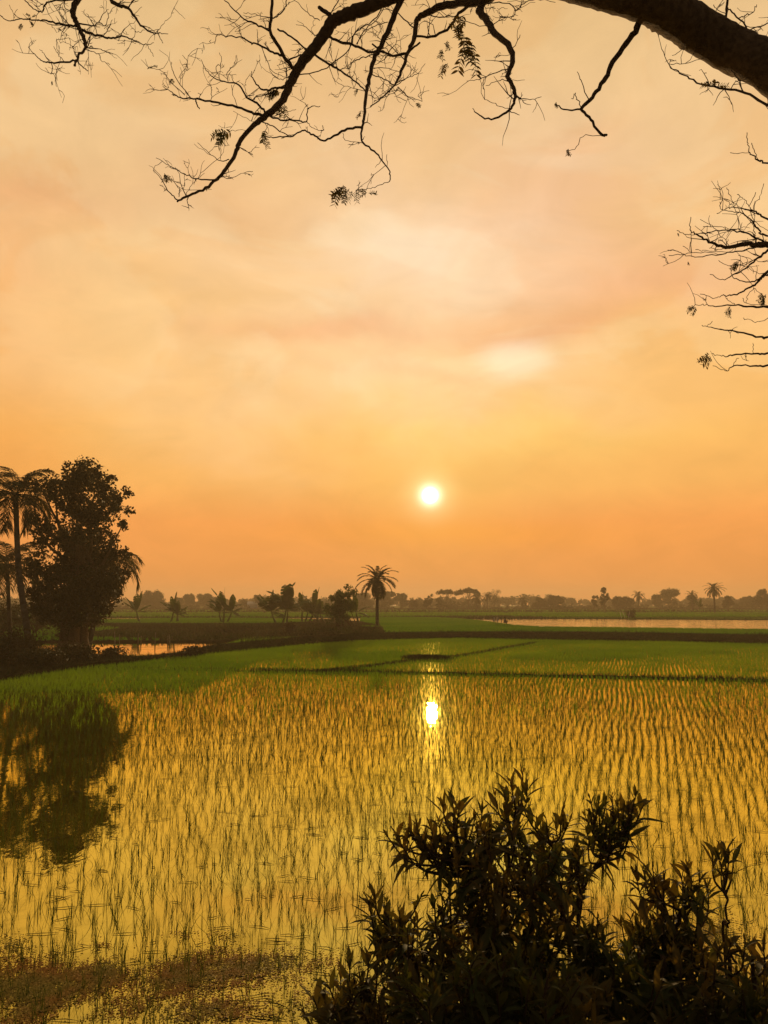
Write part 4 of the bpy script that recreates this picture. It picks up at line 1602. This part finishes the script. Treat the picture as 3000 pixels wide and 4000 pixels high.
branch([
    ([(560, -90), (480, -50), (415, 35), (440, 80), (480, 140), (545, 208), (553, 270), (537, 330), (560, 380), (565, 430), (540, 477), (465, 515), (400, 492), (383, 468)], 40, 2.5, dict(twigs=.7)),
    ([(545, 295), (470, 320), (400, 345), (358, 350)], 6, 2.5),
    ([(545, 355), (500, 345), (440, 370)], 5, 2.5),
    ([(565, 420), (630, 430), (680, 418)], 6, 2.5),
    ([(545, 210), (570, 190), (588, 150)], 4, 2.5),
    ([(550, 235), (475, 247)], 3, 2.5),
    ([(545, 470), (490, 455), (435, 430)], 4, 2.5),
    ([(545, 480), (585, 497)], 5, 3),
    ([(430, 10), (530, 15), (570, 50), (540, 75), (500, 70)], 6, 2.5),
    ([(570, 45), (600, 20), (640, 0), (740, 10)], 5, 2.5),
], T7, 1.106)
branch([
    ([(1110, 85), (1060, 170), (990, 270), (950, 350), (900, 420), (850, 472)], 28, 15, dict(twigs=0)),
    ([(850, 470), (890, 520), (940, 580), (962, 584)], 13, 12, dict(twigs=.2)),
    ([(852, 472), (790, 476), (740, 450)], 9, 5, dict(twigs=.2)),
    ([(885, 430), (850, 350), (835, 310)], 6, 3, dict(twigs=.3)),
    ([(858, 465), (835, 430), (825, 405), (810, 425)], 5, 3, dict(twigs=0)),
    ([(935, 586), (860, 590), (830, 640), (790, 650)], 4, 2.5, dict(twigs=.2)),
], T7, 1.106)
branch([
    ([(1960, 560), (1800, 510), (1659, 452), (1560, 402), (1450, 380), (1350, 355), (1280, 315), (1235, 285), (1200, 212)], 16, 2.5),
    ([(1238, 278), (1300, 275), (1382, 250)], 4, 3),
    ([(1552, 396), (1530, 345), (1500, 300)], 7, 5),
    ([(1245, 240), (1300, 212)], 3, 2.5),
], T7, 1.106)
branch([
    ([(1475, 120), (1480, 40), (1500, -60)], 9, 12, dict(twigs=.5)),
    ([(1600, 185), (1560, 110), (1500, 50), (1480, 25)], 8, 5),
    ([(1580, 130), (1659, 100), (1720, 60)], 6, 6),
    ([(1530, 80), (1590, 55), (1610, 20)], 5, 2.5),
    ([(1480, 60), (1435, 40), (1425, 20)], 4, 2.5),
], T7, 1.106)
# branches in the top left corner
branch([
    ([(1500, -330), (1100, -200), (760, -120), (645, -30), (600, 55), (590, 110), (620, 180), (660, 260), (682, 330), (698, 382)], 60, 26, dict(twigs=.3)),
    ([(698, 382), (640, 450), (620, 490), (530, 505), (420, 505), (360, 502), (310, 470), (260, 420), (230, 380)], 22, 3, dict(twigs=.5)),
    ([(425, 505), (425, 560), (405, 595), (365, 550)], 8, 3),
    ([(405, 595), (450, 600), (450, 650), (457, 700)], 4, 2.5, dict(twigs=.2)),
    ([(400, 497), (360, 440), (320, 400)], 7, 3),
    ([(522, 502), (470, 440), (435, 375)], 6, 3),
    ([(472, 440), (462, 380), (458, 320)], 4, 2.5),
    ([(618, 488), (612, 515), (602, 535)], 18, 16, dict(twigs=0)),
    ([(622, 492), (670, 545), (712, 575)], 11, 7, dict(twigs=.3)),
    ([(630, 475), (600, 410), (590, 380), (640, 330), (680, 325)], 6, 5),
    ([(598, 380), (560, 388)], 6, 3),
    ([(700, 385), (770, 390), (850, 410), (915, 440)], 10, 4),
    ([(695, 400), (800, 440), (820, 490), (890, 525)], 8, 3),
    ([(700, 360), (745, 315), (830, 300)], 7, 4),
], TL, 2.074)
branch([
    ([(650, 240), (740, 275), (820, 290), (900, 312), (980, 295), (1060, 315), (1120, 345), (1190, 360), (1245, 345)], 22, 4),
    ([(1190, 360), (1220, 410), (1245, 457)], 3, 2.5, dict(twigs=0)),
    ([(980, 298), (1000, 240), (1100, 165)], 7, 4),
    ([(835, 290), (870, 250), (910, 160)], 7, 4),
    ([(790, 280), (770, 220), (740, 180), (700, 110)], 6, 2.5),
    ([(622, 188), (740, 210), (800, 182), (855, 205), (880, 120), (912, 90)], 12, 4),
    ([(800, 182), (835, 120), (880, 75)], 8, 4),
    ([(625, 212), (560, 205), (450, 185), (360, 163), (280, 166), (170, 155), (80, 170), (0, 130), (-60, 100)], 18, 4),
    ([(165, 153), (110, 110), (75, 40)], 6, 3),
    ([(640, 245), (550, 212), (430, 200), (330, 170)], 10, 6),
    ([(420, 205), (460, 265)], 5, 2.5),
    ([(595, 108), (530, 68), (520, 0), (515, -40)], 9, 6),
    ([(535, 192), (480, 100), (492, 42)], 6, 3),
    ([(545, 190), (530, 80)], 5, 4),
    ([(640, 0), (420, 8), (360, 50), (350, 88), (325, 96), (260, 60), (200, 0)], 14, 8),
    ([(350, 30), (300, 50), (280, 20)], 6, 4),
], TL, 2.074)
branch([
    ([(1500, -330), (1150, -180), (900, -20), (960, 42), (1030, 62), (1090, 130), (1150, 212), (1230, 265), (1280, 268), (1362, 275)], 40, 4, dict(twigs=.4)),
    ([(1280, 270), (1300, 310), (1320, 350)], 7, 5, dict(twigs=.2)),
    ([(1275, 262), (1285, 235), (1340, 175), (1408, 103)], 7, 3),
    ([(1200, 247), (1285, 238)], 6, 4),
    ([(1090, 112), (1150, 55)], 5, 4),
    ([(1035, 62), (1075, 5), (1095, -30)], 12, 10),
    ([(955, 45), (1000, 0)], 8, 6),
    ([(1172, 245), (1130, 262), (1090, 258)], 5, 3),
    ([(1110, 165), (1060, 130)], 5, 3),
], TL, 2.074)
# the fan of fine branches entering from the right
FO = (1500, 1000)
branch([
    ([(2100, 900), (1800, 980), FO, (1250, 1010), (1106, 1010), (1000, 1010), (900, 1005), (780, 1030), (700, 1020), (600, 980), (490, 920), (432, 880), (440, 770)], 100, 3, dict(twigs=.35)),
    ([(1180, 1010), (1106, 995), (1020, 960), (940, 915), (860, 895), (740, 882), (600, 900), (490, 915), (410, 920), (320, 885)], 28, 3, dict(twigs=.5)),
    ([(1106, 1020), (1000, 1030), (850, 1065), (700, 1090), (500, 1110), (380, 1095), (310, 1060), (240, 1055)], 20, 3, dict(twigs=.3)),
    ([(700, 1090), (560, 1076), (380, 1092), (250, 1102)], 5, 2.5, dict(twigs=.3)),
    ([(790, 1030), (700, 930), (640, 860), (520, 790)], 10, 3, dict(twigs=.6)),
    ([(900, 893), (780, 872), (700, 850), (545, 853)], 9, 3, dict(twigs=.6)),
    ([(600, 1040), (700, 1045), (850, 1000), (950, 965)], 4, 6, dict(twigs=.4)),
    ([(480, 1050), (600, 1065), (760, 1075)], 3, 5, dict(twigs=.2)),
    ([(440, 1070), (370, 1020)], 4, 2.5, dict(twigs=.2)),
], T8, 2.212)
branch([
    ([(1700, 1000), (1106, 930), (1040, 890), (980, 820), (890, 740), (820, 725), (700, 700), (690, 640)], 26, 3, dict(twigs=.4)),
    ([(1700, 980), (1106, 785), (1020, 730), (940, 705), (800, 685), (740, 695), (665, 740)], 26, 3, dict(twigs=.4)),
    ([(1000, 930), (985, 870), (980, 800), (940, 680), (900, 615), (840, 575)], 10, 3, dict(twigs=.5)),
    ([(940, 680), (1000, 555)], 5, 3, dict(twigs=.2)),
    ([(810, 680), (860, 600)], 5, 3, dict(twigs=.2)),
    ([(860, 893), (840, 760), (810, 680), (730, 615)], 7, 3, dict(twigs=.3)),
    ([(815, 665), (775, 580), (750, 515)], 5, 3, dict(twigs=.2)),
    ([(990, 760), (990, 650), (1030, 610), (1070, 480)], 7, 4, dict(twigs=.2)),
    ([(1140, 900), (1060, 860), (960, 790), (890, 735)], 8, 6, dict(twigs=.5)),
], T8, 2.212)
branch([
    ([(1750, 1010), (1250, 1020), (1106, 1055), (1000, 1140), (910, 1210), (800, 1280), (690, 1310), (605, 1265)], 40, 3, dict(twigs=.25)),
    ([(1010, 1130), (860, 1180), (760, 1187), (680, 1145)], 7, 3, dict(twigs=.3)),
    ([(1750, 1010), (1300, 1150), (1106, 1265), (1030, 1310), (930, 1332), (820, 1300), (785, 1240), (790, 1190)], 30, 3, dict(twigs=.15)),
    ([(920, 1200), (1020, 1250), (1120, 1260)], 4, 5, dict(twigs=.2)),
    ([(1750, 1010), (1350, 1100), (1106, 1245), (1050, 1290), (1000, 1345), (930, 1385), (840, 1435), (760, 1450), (710, 1445), (650, 1470), (520, 1435)], 40, 3, dict(twigs=.15)),
    ([(985, 1380), (930, 1450), (918, 1515)], 5, 2.5, dict(twigs=0)),
    ([(980, 1385), (1050, 1430)], 3, 2.5, dict(twigs=0)),
    ([(1120, 1160), (1000, 1145), (850, 1100)], 6, 3, dict(twigs=.4)),
], T8, 2.212)
branch([
    ([(1900, 1100), (1400, 1500), (1106, 1550), (950, 1540), (820, 1531), (650, 1540), (560, 1525), (470, 1535)], 40, 3, dict(twigs=.15)),
    ([(820, 1530), (770, 1495), (740, 1465)], 4, 2.5, dict(twigs=.2)),
    ([(1106, 1535), (930, 1520), (885, 1470)], 5, 2.5, dict(twigs=.2)),
    ([(1250, 1600), (1106, 1640), (1060, 1670), (980, 1670), (895, 1640)], 8, 3, dict(twigs=.2)),
    ([(1900, 1150), (1400, 1700), (1106, 1808), (1040, 1802), (850, 1760), (700, 1740), (580, 1715), (535, 1703)], 40, 3, dict(twigs=.1)),
    ([(580, 1710), (625, 1670)], 4, 2.5, dict(twigs=0)),
    ([(1900, 1200), (1400, 1850), (1106, 1945), (1000, 1950), (800, 1960), (750, 1972), (690, 1965), (620, 1950)], 36, 3, dict(twigs=.2)),
    ([(980, 1948), (975, 1860)], 4, 2.5, dict(twigs=0)),
    ([(1900, 1250), (1400, 2000), (1106, 2050), (980, 2055), (810, 2056), (740, 2100), (630, 2055)], 36, 3, dict(twigs=.1)),
    ([(805, 2056), (825, 2010), (855, 1990)], 4, 2.5, dict(twigs=0)),
    ([(1900, 900), (1400, 500), (1106, 310), (1020, 275), (950, 215), (935, 130), (925, 40)], 30, 3, dict(twigs=0)),
    ([(1025, 275), (985, 200), (965, 130)], 5, 2.5, dict(twigs=0)),
    ([(950, 215), (780, 213)], 4, 2.5, dict(twigs=0)),
], T8, 2.212)


def leaf_cluster(T, sc, x, y, size, nfr=3, ang=None, hang=True):
    """compound leaves: small stalks with pairs of oval leaflets"""
    u, v = T(x, y)
    c = at(u, v, dep(u, v))
    m = size / sc / F * 6.2
    g = Geo()
    for k in range(nfr):
        a_ = ang[k % len(ang)] if ang else rnd.uniform(-2.6, -.5)
        d = np.array([math.cos(a_), rnd.uniform(-.3, .3), math.sin(a_)])
        d = d / np.linalg.norm(d)
        s0 = c + rng.normal(size=3) * m * .18
        n = 7
        P = np.array([s0 + d * m * t_ + np.array([0, 0, -.25 * m * t_ * t_]) for t_ in np.linspace(0, 1, n)])
        tube(g, P, np.linspace(.0035, .002, n), 3)
        sd = np.cross(d, [0, 1.0, 0.15])
        sd /= np.linalg.norm(sd)
        B_, D_ = [], []
        for i in range(1, n):
            for s in (1, -1):
                B_.append(P[i])
                D_.append(sd * s + d * .7)
        B_, D_ = np.array(B_), np.array(D_)
        lance(g, B_, D_ + rng.normal(size=D_.shape) * .15, np.full(len(B_), m * .38) * rng.uniform(.8, 1.2, len(B_)), np.full(len(B_), m * .17), np.full(len(B_), .1))
    obj('leaf_cluster', g, 'shrub_leaf', TR)


for x, y, s, n, an in ((590, 775, 95, 3, [-2.95, -2.6, 3.0]), (575, 800, 75, 3, [-2.2, -1.9]), (815, 785, 75, 3, [-1.9, -1.6, -1.3]), (900, 550, 80, 4, [-2.9, 3.0, -2.5]), (905, 620, 70, 3, [-1.4, -1.8]),
                      (215, 1030, 45, 4, None), (1265, 1105, 80, 5, [-2.2, -1.9, 3.0, -2.6, -1.5]), (1300, 1125, 65, 2, [-1.8, -2.2]), (1330, 1125, 60, 2, [-1.5, -1.9]), (1400, 1125, 45, 3, [3.0, -2.9, .2]),
                      (1370, 660, 35, 2, None), (150, 400, 35, 2, [3.0, .2]), (250, 455, 35, 2, None), (1350, 530, 30, 2, None)):
    leaf_cluster(T6, 1.508, x, y, s, n, an)
for x, y, s, n, an in ((340, 85, 60, 4, None), (355, 190, 95, 4, [-1.3, -1.6, -1.9, -1.5]), (375, 200, 90, 2, [-1.7, -1.45]), (320, 120, 50, 3, None), (265, 180, 35, 2, None), (250, 220, 40, 2, None), (262, 265, 50, 2, [-2.0, -1.8]),
                      (1430, 368, 40, 3, [3.0, .1, 1.0]), (742, 448, 18, 2, None), (790, 648, 22, 2, None), (140, 445, 22, 2, None)):
    leaf_cluster(T7, 1.106, x, y, s, n, an)
for x, y, s, n, an in ((250, 135, 45, 3, [2.5, .6, 3.0]), (180, 200, 40, 3, None), (240, 175, 40, 2, None), (425, 665, 25, 2, None), (735, 370, 25, 2, None)):
    leaf_cluster(TL, 2.074, x, y, s, n, an)
for x, y, s, n, an in ((470, 1540, 65, 3, [-2.6, -2.2, 3.0]), (775, 1560, 60, 3, None), (1070, 1430, 75, 4, [-2.2, -1.9, -1.6]), (610, 1985, 90, 4, [-2.7, -2.4, 3.0, -2.1]), (845, 1155, 65, 3, [-2.2, -2.5]), (415, 1165, 20, 2, None), (325, 912, 20, 2, None)):
    leaf_cluster(T8, 2.212, x, y, s, n, an)


# ---------------------------------------------------------------- foreground shrubs
def F2(x, y):
    return 1100 + x / 1.659, 2950 + y / 1.659


def F3(x, y):
    return 2000 + x / 1.659, 2950 + y / 1.659


def ground_z(y):
    return float(np.interp(y, ys, zs))


def L3(p, d, T=None):
    u, v = T(*p) if T else p
    return at(u, v, d)


def fshrub(label, mains, tips=(), fill=None, root=None, T=None, d0=2.45, leafL=.085, jit=.10, leafy=(.16, .27), stem_r=.011, name='willowleaf_shrub'):
    """mains: pixel polylines of the woody stems, tips: shoot tips, fill: (polygon, count, depth, spread)"""
    ru, rd = root
    rb = np.array([(ru - 1500) / F * rd, rd, ground_z(rd) - .03])
    t = empty(name, rb, label, 'shrub')
    gs, gl = Geo(), Geo()
    samp = []
    for mline in mains:
        joined = (T is FZ and mline[0][1] < 1200)
        P = ([] if joined else [rb]) + [L3(p, d0 + (0 if joined else rnd.uniform(-.02, .02)), T) for p in mline]
        S = smooth_line(P, 9)
        S[2:-1] += rng.normal(size=(len(S) - 3, 3)) * .003
        tube(gs, S, np.linspace(.005 if joined else stem_r, .003, len(S)), 6, .08)
        samp += list(S if joined else S[4:])
    samp = np.array(samp)
    TP = [L3(p, d0 + rnd.uniform(-jit, jit), T) for p in tips]
    ntip = len(TP)
    if fill:
        poly, cnt, df, spread = fill
        poly = [T(*p) if T else p for p in poly]
        pu = [p[0] for p in poly]
        pv_ = [p[1] for p in poly]
        while len(TP) < ntip + cnt:
            u, v = rnd.uniform(min(pu), max(pu)), rnd.uniform(min(pv_), max(pv_))
            if in_poly(np.array([u]), np.array([v]), poly)[0]:
                TP.append(at(u, v, df + rnd.uniform(-spread, spread)))
    for k, tp in enumerate(TP):
        dd_ = np.linalg.norm(samp - tp, axis=1) + np.where(samp[:, 2] > tp[2] - .10, .6, 0)
        ll_ = rnd.uniform(*leafy)
        dd_ = np.abs(dd_ - ll_ * .6)
        s0 = samp[int(np.argmin(dd_))]
        dl = np.linalg.norm(tp - s0)
        mid = s0 * .5 + tp * .5 + np.array([(tp[0] - s0[0]) * .22, (tp[1] - s0[1]) * .2, -.14 * dl]) + rng.normal(size=3) * .05 * dl
        S = smooth_line([s0, mid, tp], 8)
        m = len(S)
        tube(gs, S, np.linspace(.0045, .0018, m), 4)
        cum = np.concatenate([[0], np.cumsum(np.linalg.norm(np.diff(S, axis=0), axis=1))])
        tot = cum[-1]
        ll_ = min(ll_, tot * .95)
        s = tot
        phi = rnd.uniform(0, 6.28)
        vig = rnd.uniform(.75, 1.15)
        B_, D_, L_, W_, R_ = [], [], [], [], []
        while s > tot - ll_:
            f = (tot - s) / ll_
            p = np.array([np.interp(s, cum, S[:, c]) for c in range(3)])
            i = max(0, min(m - 2, int(np.searchsorted(cum, s)) - 1))
            ax = unit(S[i + 1] - S[i])
            e1 = unit(np.cross(ax, [0.3, .9, .1]))
            e2 = np.cross(ax, e1)
            for j in range(2):
                phi += 2.2 + rnd.uniform(-.3, .3)
                if rnd.random() < .12 + .25 * f:
                    continue
                out = e1 * math.cos(phi) + e2 * math.sin(phi)
                upw = 1.9 * math.exp(-((tot - s) / .035)) + .75 - .7 * f
                B_.append(p)
                D_.append(out + ax * upw + rng.normal(size=3) * .2)
                ln = leafL * vig * rnd.uniform(.7, 1.15) * min(1, .45 + (tot - s) / .05)
                L_.append(ln)
                W_.append(ln * rnd.uniform(.17, .26))
                R_.append(rnd.uniform(.0, .45) + rnd.choice([0, 0, 0, .35]) * f)
            s -= .013 * rnd.uniform(.7, 1.7) * (1 + .9 * f)
        if B_:
            lance(gl, np.array(B_), np.array(D_), np.array(L_), np.array(W_), np.array(R_))
    obj('stem', gs, 'twig_bark', t, smooth=True)
    obj('foliage', gl, 'shrub_leaf', t)
    return t


def FZ(x, y):
    return 1500 + x / 1.106, 2344 + y / 1.106


fshrub('largest dark narrow-leaved shrub rising from the bottom middle over the water',
       [[(560, 1700), (520, 1400), (540, 1100), (580, 860)], [(600, 1700), (640, 1400), (720, 1150), (730, 1020)], [(540, 1700), (420, 1350), (330, 1100), (295, 920)], [(620, 1700), (760, 1400), (815, 1150), (828, 1090)], [(560, 1700), (440, 1250), (400, 1100), (430, 980)]],
       [(600, 745), (545, 785), (520, 830), (620, 800), (290, 835), (480, 850), (250, 880), (325, 890), (425, 910), (395, 940), (350, 950), (700, 945), (765, 925), (800, 960), (740, 960), (830, 1045), (660, 960), (560, 870), (600, 900), (520, 900), (570, 930), (850, 1100), (310, 1010), (340, 1040), (460, 960)],
       ([(330, 1040), (500, 920), (600, 920), (700, 1010), (830, 1060), (840, 1180), (800, 1300), (780, 1420), (800, 1600), (840, 1700), (300, 1700), (240, 1500), (330, 1380), (380, 1240), (300, 1120)], 118, 2.4, .25), (2060, 2.35), FZ)
fshrub('left-reaching low branch of narrow leaves beside the largest shrub',
       [[(480, 1650), (420, 1250), (330, 1090), (235, 1035), (130, 1025), (40, 1015)]],
       [(30, 978), (5, 1010), (95, 985), (140, 972), (200, 985), (235, 962), (170, 1000), (270, 1000), (60, 1040), (110, 1060), (120, 1000)],
       ([(60, 1000), (260, 1000), (330, 1060), (260, 1090), (200, 1100), (100, 1060)], 14, 2.42, .08), (1900, 2.4), FZ, 2.42, .075, .05, (.07, .12))
fshrub('tall bare arching stem with one leafy tuft, right of the largest shrub',
       [[(800, 1650), (850, 1300), (900, 1170), (960, 1090), (1010, 1040), (990, 940), (985, 890)], [(1010, 1040), (1050, 960), (1085, 880)], [(960, 1090), (900, 1000), (885, 900)]],
       [(890, 858), (985, 845), (960, 870), (1090, 832), (1120, 885), (1055, 865), (865, 925), (870, 975), (930, 870), (1010, 875), (960, 960), (1040, 960), (885, 1030), (1065, 930), (1000, 930), (940, 1000), (1010, 1000), (980, 1020)],
       ([(900, 900), (1080, 880), (1080, 960), (1020, 1040), (920, 1030)], 16, 2.6, .08), (2230, 2.45), FZ, 2.6, .075, .06, (.07, .12), .008)
fshrub('slim upright leafy stem just right of the largest shrub, under the arching tuft',
       [[(830, 1650), (845, 1400), (842, 1120)], [(830, 1650), (900, 1450), (930, 1400)]],
       [(838, 1060), (815, 1080), (862, 1110), (850, 1180), (925, 1380), (950, 1420), (900, 1420), (870, 1480), (830, 1300)],
       ([(830, 1350), (900, 1420), (980, 1470), (960, 1600), (830, 1600)], 26, 2.4, .12), (2260, 2.4), FZ, 2.5, .08)
fshrub('shrub with two leafy heads right of the arching stem',
       [[(1225, 1650), (1220, 1480), (1205, 1300), (1150, 1200)], [(1225, 1650), (1240, 1480), (1290, 1330), (1325, 1200)], [(1225, 1650), (1150, 1480), (1090, 1380)], [(1225, 1650), (1330, 1480), (1360, 1420)]],
       [(1120, 1165), (1160, 1158), (1090, 1200), (1140, 1190), (1205, 1230), (1235, 1265), (1180, 1260), (1310, 1152), (1365, 1185), (1280, 1180), (1400, 1235), (1385, 1275), (1350, 1300), (1290, 1250), (1330, 1230), (1250, 1300), (1092, 1325), (1060, 1365), (1025, 1400), (1130, 1380), (1370, 1400), (1200, 1340)],
       ([(1010, 1500), (1060, 1420), (1200, 1360), (1360, 1350), (1370, 1450), (1420, 1560), (1000, 1580)], 40, 2.4, .15), (2600, 2.35), FZ)
fshrub('single star-shaped leaf head on a thin stem near the right edge', [[(1480, 1600), (1485, 1400), (1470, 1170)]], [(1465, 1080), (1440, 1095), (1490, 1100), (1420, 1115), (1510, 1115), (1455, 1130)], None, (2830, 2.4), FZ, 2.5, .10, .03, (.05, .08), .006)
fshrub('low shrub in the bottom right corner',
       [[(1400, 1750), (1380, 1600)], [(1500, 1750), (1520, 1560)], [(1600, 1750), (1620, 1600)]],
       [(1330, 1500), (1360, 1480), (1450, 1500), (1500, 1480), (1560, 1475), (1590, 1500), (1640, 1500)],
       ([(1300, 1540), (1450, 1520), (1680, 1520), (1690, 1850), (1250, 1850)], 50, 2.2, .2), (2850, 2.1), FZ, 2.25)
fshrub('low dark shrub at the bottom between the largest shrub and the corner shrub',
       [[(1000, 1750), (980, 1580)], [(1100, 1750), (1130, 1560)], [(1200, 1750), (1220, 1600)]],
       [(980, 1510), (1050, 1500), (920, 1530)],
       ([(860, 1600), (1000, 1530), (1150, 1530), (1300, 1580), (1300, 1850), (850, 1850)], 48, 2.2, .2), (2450, 2.1), FZ, 2.25)
fshrub('leafy shrub left of the largest shrub, its heads at the left of the dark mass',
       [[(1640, 3950), (1560, 3700), (1500, 3560)], [(1660, 3950), (1680, 3700), (1720, 3540)], [(1680, 3950), (1760, 3650), (1830, 3500)]],
       [F2(*p) for p in [(600, 895), (680, 955), (760, 1005), (570, 1000), (560, 940), (640, 1080), (1030, 870), (910, 905), (1110, 780), (1080, 830), (990, 960), (880, 1040), (1180, 860), (1250, 850), (1080, 1000), (760, 1100)]],
       ([(1440, 3620), (1500, 3540), (1560, 3600), (1650, 3560), (1750, 3520), (1830, 3560), (1800, 3750), (1700, 3950), (1420, 3950), (1430, 3780)], 44, 2.3, .2), (1700, 2.25), None, 2.35, .078)
fshrub('lowest shrub at the left foot of the dark mass',
       [[(1450, 4050), (1400, 3900), (1380, 3820)], [(1450, 4050), (1300, 3950), (1260, 3900)]],
       [F2(*p) for p in [(440, 1330), (570, 1310), (500, 1400), (380, 1430), (620, 1380), (300, 1490), (200, 1560), (130, 1640)]],
       ([(1160, 4030), (1250, 3930), (1350, 3860), (1450, 3820), (1550, 3900), (1700, 4060), (1180, 4070)], 44, 2.1, .15), (1480, 2.0), None, 2.15, .075)
fshrub('dark leafy shrub filling the bottom middle below the largest shrub',
       [[(1850, 4050), (1800, 3880)], [(1950, 4050), (2000, 3850)], [(2050, 4050), (2150, 3850)]], [],
       ([(1560, 3800), (1850, 3680), (2150, 3740), (2350, 3880), (2350, 4090), (1480, 4090)], 140, 2.0, .15), (1950, 1.85), None, 2.0)

# ---------------------------------------------------------------- haze
g = Geo()
x0, x1, y0, y1, z0, z1 = -720, 720, -60, 920, -1.3, 19.0
V = [(x, y, z) for z in (z0, z1) for y in (y0, y1) for x in (x0, x1)]
g.add(V, [(0, 2, 3, 1), (4, 5, 7, 6), (0, 1, 5, 4), (2, 6, 7, 3), (0, 4, 6, 2), (1, 3, 7, 5)])
m, q = mat('haze')
pv = q.new('ShaderNodeVolumePrincipled')
pv.inputs['Color'].default_value = (0.97, 0.78, 0.50, 1)
pv.inputs['Density'].default_value = 0.00092
pv.inputs['Anisotropy'].default_value = 0.2
q.l.new(pv.outputs[0], q.out.inputs['Volume'])
tag(obj('haze', g, 'haze'), 'thin warm evening haze over the fields', 'haze', kind='stuff')
